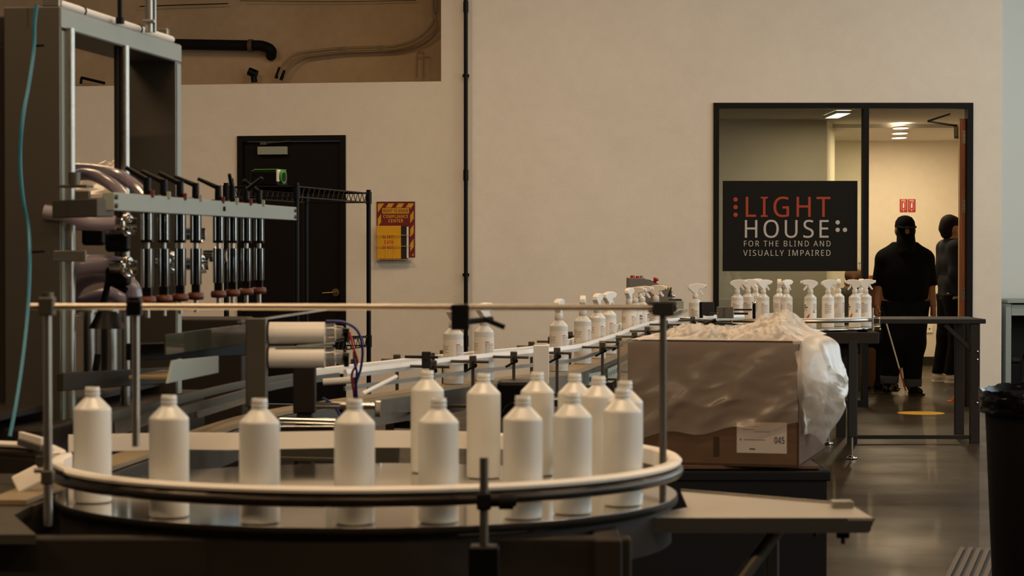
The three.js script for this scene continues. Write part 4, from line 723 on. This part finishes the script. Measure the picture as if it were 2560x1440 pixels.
// ---------------------------------------------------------------- second turntable with spray bottles, labelling unit
{
  const t = thing('packing_turntable', 'dark round packing turntable with a white rail near the storefront', 'turntable', V(1.95, 0, -16.75));
  const c = V(1.95, 0, -16.75), R = 0.62, Y = 0.89;
  part(t, 'disc', lathe([[0, Y], [R - 0.004, Y], [R, Y - 0.004], [R, Y - 0.02], [0, Y - 0.02]], 64).translate(c.x, 0, c.z), M.polished);
  part(t, 'table_frame', [bar(V(c.x - 0.6, Y - 0.06, c.z + 0.6), V(c.x + 0.56, Y - 0.06, c.z + 0.6), 0.05, 0.08), bar(V(c.x - 0.6, Y - 0.06, c.z - 0.6), V(c.x + 0.56, Y - 0.06, c.z - 0.6), 0.05, 0.08), bar(V(c.x + 0.54, Y - 0.06, c.z - 0.6), V(c.x + 0.54, Y - 0.06, c.z + 0.6), 0.05, 0.08), bar(V(c.x - 0.58, Y - 0.06, c.z - 0.6), V(c.x - 0.58, Y - 0.06, c.z + 0.6), 0.05, 0.08)], M.dark_paint);
  part(t, 'side_cabinet', [rbox(0.14, 0.42, 0.9, 0.006, c.x + 0.36, 0.66, c.z + 0.08), rbox(0.7, 0.42, 0.5, 0.006, c.x - 0.1, 0.66, c.z)], M.graphite);
  for (const [x, z] of [[0.38, 0.6], [-0.56, 0.6], [0.38, -0.6], [-0.56, -0.6]]) {
    const l = part(t, 'leg', bar(V(c.x + x, 0.15, c.z + z), V(c.x + x, Y - 0.08, c.z + z), 0.06, 0.06), M.graphite);
    part(t, 'levelling_foot', [rod(V(c.x + x, 0.02, c.z + z), V(c.x + x, 0.16, c.z + z), 0.008), lathe([[0, 0], [0.036, 0], [0.036, 0.014], [0.012, 0.024], [0, 0.024]], 20).translate(c.x + x, 0, c.z + z)], M.chrome, l);
  }
  const ring = Array.from({ length: 60 }, (_, i) => { const a = (-0.3 + (2 * Math.PI - 1.3) * i / 59); return V(c.x + (R + 0.005) * Math.cos(a), 0.945, c.z + (R + 0.005) * Math.sin(a)); });
  part(t, 'guide_rail', sweep(ring, circ(0.013, 8, -0.004)), M.steel);
  part(t, 'rail_liner', sweep(ring, rect(0.005, 0.018, -0.014, 0.022)), M.plastic_white);
  for (const a of [0.55, 1.57, 2.3]) part(t, 'post', rod(V(c.x + 0.655 * Math.cos(a), Y - 0.06, c.z + 0.655 * Math.sin(a)), V(c.x + 0.655 * Math.cos(a), a < 1 ? 1.03 : 0.95, c.z + 0.655 * Math.sin(a)), 0.008), M.steel);
  part(t, 'rail_clamp', [rbox(0.05, 0.05, 0.04, 0.008, c.x + 0.585, 0.94, c.z + 0.33), rod(V(c.x + 0.57, 0.9, c.z + 0.34), V(c.x + 0.61, 0.9, c.z + 0.34), 0.014)], M.chrome);
  const grp = 'spray bottles on the packing turntable', lab = 'white labelled trigger spray bottle waiting on the packing turntable';
  for (const [px, D, yaw] of [[1843, 16.5, 0], [1870, 16.7, 0.1], [1889, 16.95, 0.6], [1908, 16.45, 0.5], [1948, 16.75, 1.5], [1966, 16.45, 0.9], [2026, 16.4, 3.3], [2070, 16.45, 0.2], [2096, 16.75, 1.5], [2137, 16.55, 3.0], [2152, 16.85, 1.2], [2172, 16.7, 0]]) {
    const p = at(px, 800, D); const dx = p.x - c.x, dz = p.z - c.z, r = Math.hypot(dx, dz), k = Math.min(1, 0.555 / r);
    copy(sprayProto, V(c.x + dx * k, Y + 0.0005, c.z + dz * k), yaw, lab, grp);
  }
}
{
  const t = thing('labelling_unit', 'chrome rods and clamps of the labelling unit beside the conveyor', 'machine', V(1.55, 0, -15.35));
  const P = (x, y, D) => at(x, y, D);
  part(t, 'stand', [bar(V(1.42, 0, -15.55), V(1.42, 0.93, -15.55), 0.06, 0.06), rbox(0.3, 0.02, 0.3, 0.004, 1.42, 0.01, -15.55)], M.dull_steel);
  part(t, 'wrap_belt', [bar(P(1694, 797, 15.1), P(1776, 803, 15.1), 0.02, 0.016), bar(P(1776, 804, 15.1), P(1846, 812, 15.1), 0.02, 0.01)], M.chrome);
  part(t, 'chrome_rod', [rod(P(1775, 784, 15.4), P(1870, 784, 15.4), 0.007), rod(P(1790, 775, 15.5), P(1880, 774, 15.5), 0.006), rod(P(1745, 806, 15.1), P(1812, 811, 15.1), 0.008)], M.chrome);
  part(t, 'clamp_block', [rbox(0.055, 0.075, 0.05, 0.004, ...P(1803, 781, 15.4).toArray()), rbox(0.055, 0.075, 0.05, 0.004, ...P(1823, 781, 15.38).toArray())], M.matte_steel);
  part(t, 'black_roller', [rod(P(1753, 755, 15.3), P(1753, 795, 15.3), 0.012), rbox(0.02, 0.1, 0.03, 0.006, ...P(1885, 778, 15.6).toArray())], M.black);
  part(t, 'knob', [new THREE.SphereGeometry(0.014, 14, 10).translate(...P(1885, 757, 15.6).toArray()), new THREE.SphereGeometry(0.014, 14, 10).translate(...P(1682, 739, 15.2).toArray())], M.chrome);
  part(t, 'drive_housing', rbox(0.1, 0.09, 0.1, 0.006, ...P(1765, 772, 15.7).toArray()), M.graphite); part(t, 'sensor_housing', rbox(0.08, 0.05, 0.1, 0.006, ...P(1688, 757, 15.25).toArray()), M.graphite);
  part(t, 'cover_plate', [rbox(0.1, 0.05, 0.012, 0.003, ...P(1690, 762, 15.15).toArray()), bar(P(1670, 800, 15.1), P(1712, 775, 15.3), 0.05, 0.01)], M.aluminium);
  part(t, 'lever_arm', [rod(P(1752, 815, 15.05), P(1790, 800, 15.05), 0.012), rod(P(1672, 742, 15.2), P(1678, 718, 15.2), 0.009, 0.003)], M.black);
  part(t, 'base_beam', [bar(P(1700, 836, 15.35), P(1850, 834, 15.5), 0.06, 0.06), bar(P(1690, 812, 15.2), P(1730, 812, 15.2), 0.02, 0.012), bar(P(1685, 819, 15.2), P(1730, 819, 15.2), 0.02, 0.01)], M.dark_paint);
  copy(sprayProto, V(1.2, 0.8795, -15.43), 0.1, 'white labelled trigger spray bottle inside the labelling unit');
  // sloping control console
  const q = at(1571, 760, 15.9), k = thing('control_console', 'grey sloping control console with a red stop button', 'console', V(q.x, 0, -15.95));
  const s = FOCAL / 15.9, prof = [[0, -0.3], [0, 0.16], [0.1, 0.16], [0.285, 0.075], [0.295, -0.3]];
  mesh('housing', extrude(prof, 0.3, 0.004).translate(0, 1.08, -0.15), std(0x6f6a62, 0.55), k);
  mesh('stand', [bar(V(0.14, 0, 0), V(0.14, 0.8, 0), 0.07, 0.07), rbox(0.3, 0.02, 0.3, 0.005, 0.14, 0.01, 0)], M.graphite, k);
  const sl = Math.atan2(-0.085, 0.185);
  mesh('face_plate', rbox(0.15, 0.008, 0.26, 0.002).rotateZ(sl).translate(0.2, 1.2, 0), M.black, k);
  mesh('stop_collar', rbox(0.075, 0.014, 0.09, 0.003).rotateZ(sl).translate(0.255, 1.183, 0.06), M.yellow, k);
  mesh('stop_button', lathe([[0, 0.035], [0.018, 0.032], [0.02, 0.02], [0.012, 0.014], [0.012, 0]], 18).rotateZ(sl).translate(0.175, 1.215, 0.06), M.red, k);
  mesh('red_lamp', rod(V(0.028, 1.24, 0.05), V(0.028, 1.262, 0.05), 0.018, 0.014), M.red, k);
  mesh('red_button', rod(V(0.062, 1.24, 0.05), V(0.062, 1.258, 0.05), 0.013), M.red, k);
  mesh('chrome_switch', rod(V(0.09, 1.24, 0.05), V(0.09, 1.26, 0.05), 0.012), M.chrome, k);
}
{ // workbench
  const x1 = 3.5, x0 = 2.46, z1 = -17.42, z0 = -18.1, Y = 0.92, t = thing('workbench', 'dark grey steel workbench before the open doorway', 'workbench', V(3.0, 0, -17.7));
  part(t, 'worktop', rbox(x1 - x0, 0.034, z1 - z0, 0.004, (x0 + x1) / 2, Y - 0.017, (z0 + z1) / 2), M.graphite);
  for (const [x, z] of [[x1 - 0.075, z1 - 0.04], [x1 - 0.075, z0 + 0.04], [x0 + 0.06, z1 - 0.04], [x0 + 0.06, z0 + 0.04]]) part(t, 'leg', bar(V(x, 0, z), V(x, Y - 0.034, z), 0.07, 0.05, 0.003), M.dark_paint);
  for (const z of [z1 - 0.04]) part(t, 'brace', bar(V(x1 - 0.3, Y - 0.04, z), V(x1 - 0.07, 0.66, z), 0.03, 0.03), M.dark_paint);
  part(t, 'stretcher', [bar(V(x0 + 0.03, 0.045, z1 - 0.04), V(x1 - 0.06, 0.045, z1 - 0.04), 0.03, 0.028, 0.002)], M.dark_paint);
  for (const y of [0.3, 0.62, 0.68]) part(t, 'bolt', new THREE.SphereGeometry(0.009, 8, 6).translate(x1 - 0.06, y, z1 - 0.012), M.chrome);
}
{ // black waste bin and floor grate at the right
  const bx = 2.165, bz = -9.35, t = thing('waste_bin', 'black waste bin with a glossy black bag over its rim', 'bin', V(bx, 0, bz));
  mesh('bin_body', lathe([[0, 0.01], [0.24, 0.01], [0.25, 0.03], [0.285, 0.84], [0.3, 0.85], [0.3, 0.87], [0.28, 0.87], [0.24, 0.05], [0, 0.04]], 36), M.rubber, t);
  mesh('bag', crumple(140, 30, (u, v) => { const a = u * Math.PI * 2, n = fbm(u * 40, v * 4, 40, 3, 63) - 0.5; const r = 0.306 + 0.012 * n; return V(Math.cos(a) * r, 0.8 + v * 0.095 + 0.03 * n * v, Math.sin(a) * r); }), matt(0x080808, 0.2, { side: THREE.DoubleSide }), t);
  mesh('bag_mouth', crumple(140, 20, (u, v) => { const a = u * Math.PI * 2, n = fbm(u * 40, 4 - v * 4, 40, 3, 63) - 0.5; const r = 0.306 + 0.012 * n - v * 0.06; return V(Math.cos(a) * r, 0.895 + 0.03 * n * (1 - v) - v * 0.1, Math.sin(a) * r); }), matt(0x080808, 0.2, { side: THREE.DoubleSide }), t);
  const g = thing('floor_grate', 'ribbed floor grate set on the polished floor', 'grate', V(2.204, 0, -10.664)); g.rotation.y = -0.25;
  mesh('grate_tray', box(0.44, 0.004, 1.2, 0, 0.003, 0), M.black, g);
  for (let i = 0; i < 11; i++) mesh('slat', rbox(0.022, 0.014, 1.2, 0.003, -0.2 + i * 0.04, 0.011, 0), std(0x4c4236, 0.6), g);
}
{ // counter in the lobby with small things
  const p = at(2160, 712, 24.2), t = thing('lobby_counter', 'dark counter in the lobby behind the mullion', 'counter', V(p.x + 0.05, 0, -24.62));
  mesh('top', rbox(0.32, 0.04, 0.5, 0.004, 0, 1.07, 0), M.black, t); mesh('body', rbox(0.28, 1.05, 0.46, 0.004, 0, 0.525, 0), std(0x6b4326, 0.6), t);
  const w = at(2151, 690, 24.2); const s = thing('pump_bottle', 'tall white pump bottle on the lobby counter', 'bottle', V(w.x + 0.04, 1.09, -24.55));
  mesh('body', lathe([[0, 0], [0.028, 0], [0.03, 0.005], [0.03, 0.1], [0.012, 0.125], [0.012, 0.15], [0, 0.15]], 20), M.plastic_white, s);
  mesh('pump', [rod(V(0, 0.15, 0), V(0, 0.19, 0), 0.005), rbox(0.045, 0.012, 0.016, 0.004, 0.01, 0.195, 0)], M.plastic_white, s);
  const o = at(2180, 694, 24.2); const q = thing('orange_packet', 'small orange packet on the lobby counter', 'packet', V(o.x + 0.06, 1.09, -24.6));
  mesh('box', rbox(0.06, 0.06, 0.05, 0.004, 0, 0.03, 0), M.orange, q); mesh('flap', rbox(0.06, 0.006, 0.05, 0.002, 0.004, 0.064, 0), M.plastic_white, q);
}

// ---------------------------------------------------------------- people
function nets(f, lo, hi, cell) { // surface of f = 0 as a smooth mesh
  const n = [0, 1, 2].map((k) => Math.ceil((hi[k] - lo[k]) / cell) + 1), [nx, ny, nz] = n, val = new Float32Array(nx * ny * nz), id = (i, j, k) => i + nx * (j + ny * k);
  for (let k = 0; k < nz; k++) for (let j = 0; j < ny; j++) for (let i = 0; i < nx; i++) val[id(i, j, k)] = f(lo[0] + i * cell, lo[1] + j * cell, lo[2] + k * cell);
  const vi = new Int32Array(nx * ny * nz).fill(-1), pos = [], idx = [];
  for (let k = 0; k < nz - 1; k++) for (let j = 0; j < ny - 1; j++) for (let i = 0; i < nx - 1; i++) {
    let c = 0, x = 0, y = 0, z = 0;
    const edge = (a, b, c0, c1, c2, ax) => { const p = val[a], q = val[b]; if ((p < 0) === (q < 0)) return; const t = p / (p - q); x += c0 + (ax === 0 ? t : 0); y += c1 + (ax === 1 ? t : 0); z += c2 + (ax === 2 ? t : 0); c++; };
    for (const a of [0, 1]) for (const b of [0, 1]) { edge(id(i, j + a, k + b), id(i + 1, j + a, k + b), 0, a, b, 0); edge(id(i + a, j, k + b), id(i + a, j + 1, k + b), a, 0, b, 1); edge(id(i + a, j + b, k), id(i + a, j + b, k + 1), a, b, 0, 2); }
    if (c) { vi[id(i, j, k)] = pos.length / 3; pos.push(lo[0] + (i + x / c) * cell, lo[1] + (j + y / c) * cell, lo[2] + (k + z / c) * cell); }
  }
  const q = (a, b, c, d, flip) => { if (a < 0 || b < 0 || c < 0 || d < 0) return; flip ? idx.push(a, c, b, a, d, c) : idx.push(a, b, c, a, c, d); };
  for (let k = 1; k < nz - 1; k++) for (let j = 1; j < ny - 1; j++) for (let i = 1; i < nx - 1; i++) {
    const s = val[id(i, j, k)] < 0;
    if (s !== val[id(i + 1, j, k)] < 0) q(vi[id(i, j - 1, k - 1)], vi[id(i, j, k - 1)], vi[id(i, j, k)], vi[id(i, j - 1, k)], !s);
    if (s !== val[id(i, j + 1, k)] < 0) q(vi[id(i - 1, j, k - 1)], vi[id(i - 1, j, k)], vi[id(i, j, k)], vi[id(i, j, k - 1)], !s);
    if (s !== val[id(i, j, k + 1)] < 0) q(vi[id(i - 1, j - 1, k)], vi[id(i, j - 1, k)], vi[id(i, j, k)], vi[id(i - 1, j, k)], !s);
  }
  const g = new THREE.BufferGeometry(); g.setAttribute('position', new THREE.Float32BufferAttribute(pos, 3)); g.setIndex(idx); g.computeVertexNormals();
  g.setAttribute('uv', new THREE.Float32BufferAttribute(new Float32Array(pos.length / 3 * 2).map((_, i) => pos[Math.floor(i / 2) * 3 + (i % 2)]), 2)); return g;
}
// tapered capsule [a, b, ra, rb, flatten z]
function cap(c, x, y, z) {
  const [a, b, ra, rb, fz = 1] = c, bx = b[0] - a[0], by = b[1] - a[1], bz = (b[2] - a[2]) / fz, px = x - a[0], py = y - a[1], pz = (z - a[2]) / fz;
  const h = Math.max(0, Math.min(1, (px * bx + py * by + pz * bz) / (bx * bx + by * by + bz * bz + 1e-9)));
  return Math.hypot(px - bx * h, py - by * h, pz - bz * h) - (ra + (rb - ra) * h);
}
const smin = (a, b, k) => { const h = Math.max(k - Math.abs(a - b), 0) / k; return Math.min(a, b) - h * h * k / 4; };
const field = (caps, k, grow = 0) => (x, y, z) => { let d = 9; for (const c of caps) d = smin(d, cap(c, x, y, z), k); return d - grow; };
const cut = (f, ...planes) => (x, y, z) => { let d = f(x, y, z); for (const [nx, ny, nz, o] of planes) d = Math.max(d, nx * x + ny * y + nz * z - o); return d; };
function handCaps(w, dirY, s, curl) { // wrist point, hanging hand: palm and five fingers
  const [x, y, z] = w, out = [[[x, y, z], [x, y - 0.085, z + 0.01], 0.026, 0.03, 1.25]];
  [[0.03, 0.075], [0.011, 0.085], [-0.009, 0.08], [-0.028, 0.062]].forEach(([o, l]) => { const a = [x, y - 0.085, z + 0.012 + o], b = [x - s * curl * 0.2, y - 0.085 - l * 0.55, z + o * 1.1 + 0.014], e = [x - s * curl, y - 0.085 - l * (1 - curl * 6), z + o * 1.1 + 0.016]; out.push([a, b, 0.0095, 0.009], [b, e, 0.009, 0.0075]); });
  out.push([[x, y - 0.02, z + 0.03], [x - s * 0.012, y - 0.06, z + 0.052], 0.013, 0.011], [[x - s * 0.012, y - 0.06, z + 0.052], [x - s * 0.016, y - 0.1, z + 0.05], 0.011, 0.008]);
  return out;
}
function shoe(name, toe, heel, mat, sole, parent) {
  const d = Math.hypot(toe[0] - heel[0], toe[2] - heel[2]), a = Math.atan2(toe[0] - heel[0], toe[2] - heel[2]);
  const f = cut(field([[[0, 0.045, 0.04], [0, 0.035, d - 0.05], 0.045, 0.038, 1], [[0, 0.06, 0.04], [0, 0.1, 0.04], 0.043, 0.04]], 0.03), [0, -1, 0, -0.012]);
  const tilt = Math.atan2(toe[1] - heel[1], d);
  const g = nets(f, [-0.07, 0, -0.06], [0.07, 0.16, d + 0.04], 0.008).rotateX(-tilt).rotateY(a).translate(...heel);
  const s = sweep([V(0, 0, -0.01), V(0, 0, d * 0.5), V(0, 0, d)], rect(-0.045, 0.045, 0, 0.018)).rotateX(-tilt).rotateY(a).translate(...heel);
  const m = mesh(name, g, mat, parent); mesh('sole', s, sole, m); return m;
}
function head(caps, c, s = 1) { // skull, jaw, nose, ears around c
  const [x, y, z] = c; caps.push([[x, y + 0.03, z - 0.015], [x, y + 0.025, z + 0.005], 0.088, 0.085], [[x, y - 0.02, z + 0.02], [x, y - 0.07, z + 0.045], 0.07, 0.045], [[x, y + 0.005, z + 0.09], [x, y - 0.022, z + 0.105], 0.01, 0.014], [[x - 0.082, y + 0.0, z - 0.005], [x - 0.084, y - 0.03, z], 0.016, 0.011], [[x + 0.082, y + 0.0, z - 0.005], [x + 0.084, y - 0.03, z], 0.016, 0.011], [[x - 0.02, y - 0.055, z + 0.088], [x + 0.02, y - 0.055, z + 0.088], 0.008, 0.008]);
}
{ // walking man in the doorway
  const base = V((2262 - 1280) * 23.3 / FOCAL, 0, -23.3);
  const t = thing('person', 'person in black cap, black face covering, black polo and dark jeans holding a white cane', 'person', base);
  const legs = [[[-0.1, 0.9, 0], [-0.115, 0.5, 0.03], 0.125, 0.092], [[-0.115, 0.5, 0.03], [-0.15, 0.1, -0.02], 0.085, 0.06], [[0.1, 0.9, 0], [0.085, 0.5, 0.04], 0.125, 0.09], [[0.085, 0.5, 0.04], [0.07, 0.08, 0.05], 0.085, 0.06], [[-0.07, 0.94, 0], [0.07, 0.94, 0], 0.128, 0.128, 0.9]];
  const torso = [[[-0.06, 0.98, 0.01], [0.06, 0.98, 0.01], 0.15, 0.15, 0.95], [[-0.07, 1.16, 0.035], [0.07, 1.16, 0.035], 0.152, 0.152, 0.95], [[-0.09, 1.3, 0.01], [0.09, 1.3, 0.01], 0.125, 0.125, 0.95], [[-0.05, 1.42, -0.01], [-0.185, 1.335, 0], 0.075, 0.07], [[0.05, 1.42, -0.01], [0.185, 1.335, 0], 0.075, 0.07], [[0, 1.42, -0.01], [0, 1.53, 0.01], 0.078, 0.06]];
  const upper = (s) => [[s * 0.2, 1.32, 0], [s * 0.25, 1.08, -0.005], 0.078, 0.062];
  const arm = (s) => [[[s * 0.2, 1.32, 0], [s * 0.25, 1.08, -0.005], 0.07, 0.052], [[s * 0.25, 1.08, -0.005], [s * 0.272, 0.87, 0.05], 0.05, 0.033]];
  const caps = [...legs, ...torso];
  head(caps, [0, 1.615, 0.02]);
  const trunk = field(caps, 0.05), limbs = field([...arm(-1), ...arm(1)], 0.02);
  const body = mesh('body', merge([nets((x, y, z) => smin(trunk(x, y, z), limbs(x, y, z), 0.015), [-0.4, 0.02, -0.3], [0.4, 1.8, 0.3], 0.014), nets(field(handCaps([-0.272, 0.87, 0.05], -1, -1, 0.035), 0.012), [-0.34, 0.68, -0.05], [-0.2, 0.93, 0.16], 0.005), nets(field(handCaps([0.272, 0.87, 0.05], -1, 1, 0.02), 0.012), [0.2, 0.68, -0.05], [0.34, 0.93, 0.16], 0.005)]), M.skin, t);
  const tf = field(torso, 0.09, 0.018), sf = field([upper(-1), upper(1), [[-0.185, 1.335, 0], [0.185, 1.335, 0], 0.07, 0.07]], 0.05, 0.014);
  mesh('polo_shirt', nets((x, y, z) => smin(Math.max(tf(x, y, z), y - 1.5, 0.8 - y), Math.max(sf(x, y, z), 1.07 - y), 0.03), [-0.42, 0.78, -0.32], [0.42, 1.56, 0.34], 0.012), M.shirt, t);
  mesh('jeans', nets(cut(field(legs, 0.06, 0.022), [0, 1, 0, 0.92], [0, -1, 0, -0.1]), [-0.36, 0.08, -0.26], [0.36, 0.95, 0.26], 0.014), M.jeans, t);
  for (const [x, y, z] of [[-0.146, 0.14, -0.015], [0.071, 0.11, 0.048]]) mesh('trouser_cuff', lathe([[0.075, -0.035], [0.09, -0.035], [0.094, 0.04], [0.078, 0.04], [0.075, -0.035]], 24).translate(x, y, z), M.cuff, t);
  shoe('shoe', [-0.21, 0.0, 0.16], [-0.145, 0.035, -0.07], M.black, M.graphite, t);
  shoe('shoe', [0.11, 0, 0.29], [0.07, 0.0, 0.0], M.black, M.graphite, t);
  const capM = mesh('cap', lathe([[0.1, 0], [0.105, 0.03], [0.098, 0.075], [0.07, 0.115], [0.03, 0.132], [0, 0.135]], 28).scale(0.96, 1, 1.08).translate(0, 1.628, 0.005), M.shirt, t);
  mesh('brim', nets(cut(field([[[-0.045, 0, 0], [0.045, 0, 0], 0.055, 0.055]], 0.01), [0, 1, 0, 0.006], [0, -1, 0, 0.004]), [-0.14, -0.02, -0.1], [0.14, 0.02, 0.1], 0.006).rotateX(0.3).translate(0, 1.648, 0.1), M.shirt, capM);
  mesh('face_covering', nets(field([[[0, 1.612, 0.036], [0, 1.49, 0.07], 0.088, 0.082], [[0, 1.49, 0.07], [0, 1.4, 0.1], 0.082, 0.082]], 0.03, 0.004), [-0.14, 1.3, -0.1], [0.14, 1.7, 0.2], 0.01), M.shirt, t);
  const hx = base.x - 0.262, tip = at(2268, 998, 22.85); tip.y = 0.01;
  const top = V(hx + 0.02, 0.86, base.z + 0.1);
  const c = thing('white_cane', 'white cane with a red lower section held by the walking person', 'cane', tip);
  const mid = top.clone().lerp(tip, 0.7);
  part(c, 'shaft', rod(top.clone().lerp(tip, 0.18), mid, 0.0075), M.plastic_white); part(c, 'red_section', rod(mid, top.clone().lerp(tip, 0.95), 0.0075), M.red);
  part(c, 'grip', rod(top, top.clone().lerp(tip, 0.18), 0.011), M.black); part(c, 'tip', rod(top.clone().lerp(tip, 0.95), tip, 0.012), M.plastic_white);
}
{ // person in the dark jacket beside the wooden door
  const base = V((2377 - 1280) * 25.3 / FOCAL, 0, -25.3);
  const t = thing('person', 'person in dark blue jacket, black trousers and white shoes behind the wooden door', 'person', base); t.rotation.y = 1.75;
  const legs = [[[-0.09, 0.92, 0], [-0.1, 0.5, 0.04], 0.1, 0.072], [[-0.1, 0.5, 0.04], [-0.1, 0.1, -0.04], 0.068, 0.05], [[0.09, 0.92, 0], [0.1, 0.5, -0.02], 0.1, 0.072], [[0.1, 0.5, -0.02], [0.1, 0.1, -0.1], 0.068, 0.05], [[-0.08, 0.95, 0], [0.08, 0.95, 0], 0.115, 0.115, 0.85]];
  const torso = [[[-0.07, 1.05, 0], [0.07, 1.05, 0], 0.115, 0.115, 0.8], [[-0.08, 1.3, 0], [0.08, 1.3, 0], 0.12, 0.12, 0.8], [[-0.15, 1.44, -0.01], [0.15, 1.44, -0.01], 0.065, 0.065], [[0, 1.46, -0.01], [0, 1.56, 0.01], 0.065, 0.052]];
  const arm = (s) => [[[s * 0.185, 1.43, 0], [s * 0.22, 1.15, -0.03], 0.058, 0.047], [[s * 0.22, 1.15, -0.03], [s * 0.22, 0.9, 0.04], 0.044, 0.032]];
  const caps = [...legs, ...torso, ...arm(-1), ...arm(1)]; head(caps, [0, 1.65, 0.02]);
  mesh('body', merge([nets(field(caps, 0.05), [-0.4, 0.02, -0.3], [0.4, 1.85, 0.3], 0.015), nets(field(handCaps([-0.22, 0.9, 0.04], -1, -1, 0.02), 0.012), [-0.3, 0.7, -0.06], [-0.14, 0.96, 0.15], 0.006), nets(field(handCaps([0.22, 0.9, 0.04], -1, 1, 0.02), 0.012), [0.14, 0.7, -0.06], [0.3, 0.96, 0.15], 0.006)]), M.skin, t);
  mesh('jacket', nets(cut(field([...torso, ...arm(-1), ...arm(1), [[-0.07, 0.9, 0], [0.07, 0.9, 0], 0.11, 0.11, 0.9]], 0.06, 0.022), [0, 1, 0, 1.54], [0, -1, 0, -0.87]), [-0.36, 0.84, -0.26], [0.36, 1.58, 0.26], 0.014), M.jacket, t);
  mesh('trousers', nets(cut(field(legs, 0.05, 0.018), [0, 1, 0, 0.95], [0, -1, 0, -0.09]), [-0.3, 0.06, -0.26], [0.3, 1, 0.24], 0.014), M.shirt, t);
  mesh('hair', nets(cut(field([[[0, 1.7, -0.02], [0, 1.69, 0.01], 0.1, 0.098], [[0, 1.64, -0.05], [0, 1.6, -0.045], 0.085, 0.07]], 0.03), [0, 0, 1, 0.085], [0, -0.6, 0.8, -0.92]), [-0.14, 1.5, -0.18], [0.14, 1.84, 0.16], 0.009), M.hair, t);
  shoe('shoe', [-0.1, 0, 0.2], [-0.1, 0.0, -0.08], M.shoe_white, M.plastic_white, t);
  shoe('shoe', [0.1, 0, 0.12], [0.1, 0.0, -0.15], M.shoe_white, M.plastic_white, t);
}
{ // seated person seen through the glass
  const base = V((2112 - 1280) * 23.95 / FOCAL, 0, -23.95);
  const chair = thing('office_chair', 'dark chair of the seated person behind the glass', 'chair', base);
  mesh('seat', rbox(0.42, 0.06, 0.42, 0.02, 0, 0.4, 0), M.black, chair); mesh('column', rod(V(0, 0.08, 0), V(0, 0.38, 0), 0.03), M.dull_steel, chair);
  for (let i = 0; i < 5; i++) { const a = i * 1.2566; mesh('foot', [bar(V(0, 0.07, 0), V(Math.cos(a) * 0.24, 0.045, Math.sin(a) * 0.24), 0.04, 0.03), new THREE.SphereGeometry(0.022, 10, 8).translate(Math.cos(a) * 0.24, 0.022, Math.sin(a) * 0.24)], M.black, chair); }
  const t = thing('person', 'bald seated person in a dark grey shirt behind the glass', 'person', base.clone().setY(0.0)); t.rotation.y = 1.35;
  const legs = [[[-0.1, 0.54, 0.0], [-0.12, 0.52, 0.4], 0.09, 0.065], [[-0.12, 0.52, 0.4], [-0.12, 0.09, 0.38], 0.06, 0.045], [[0.1, 0.54, 0.0], [0.12, 0.52, 0.4], 0.09, 0.065], [[0.12, 0.52, 0.4], [0.12, 0.09, 0.38], 0.06, 0.045], [[-0.08, 0.56, 0], [0.08, 0.56, 0], 0.11, 0.11]];
  const torso = [[[-0.07, 0.66, 0], [0.07, 0.66, 0], 0.13, 0.13, 0.9], [[-0.08, 0.85, 0.02], [0.08, 0.85, 0.02], 0.13, 0.13, 0.85], [[-0.15, 0.97, 0.03], [0.15, 0.97, 0.03], 0.065, 0.065], [[0, 0.98, 0.03], [0, 1.06, 0.07], 0.065, 0.055]];
  const arm = (s) => [[[s * 0.18, 0.96, 0.03], [s * 0.22, 0.72, 0.06], 0.055, 0.045], [[s * 0.22, 0.72, 0.06], [s * 0.14, 0.68, 0.3], 0.042, 0.032]];
  const caps = [...legs, ...torso, ...arm(-1), ...arm(1)]; head(caps, [0, 1.13, 0.1]);
  for (const s of [-1, 1]) { caps.push([[s * 0.14, 0.68, 0.3], [s * 0.12, 0.665, 0.38], 0.03, 0.032]); for (let i = 0; i < 4; i++) caps.push([[s * (0.1 + i * 0.016), 0.665, 0.39], [s * (0.1 + i * 0.016), 0.645, 0.45], 0.009, 0.008]); caps.push([[s * 0.09, 0.67, 0.34], [s * 0.07, 0.655, 0.39], 0.012, 0.009]); }
  mesh('body', nets(field(caps, 0.035), [-0.4, 0.02, -0.25], [0.4, 1.32, 0.55], 0.012), M.skin, t);
  mesh('shirt', nets(cut(field([...torso, ...arm(-1), ...arm(1)], 0.05, 0.018), [0, 1, 0, 1.035], [0, -1, 0, -0.58], [0, 0, 1, 0.27]), [-0.36, 0.5, -0.25], [0.36, 1.1, 0.34], 0.014), M.grey_shirt, t);
  mesh('trousers', nets(cut(field(legs, 0.05, 0.016), [0, -1, 0, -0.08]), [-0.3, 0.05, -0.2], [0.3, 0.75, 0.55], 0.015), M.jeans, t);
  shoe('shoe', [-0.12, 0, 0.55], [-0.12, 0.0, 0.31], M.black, M.graphite, t); shoe('shoe', [0.12, 0, 0.55], [0.12, 0.0, 0.31], M.black, M.graphite, t);
}

renderer.render(scene, camera);
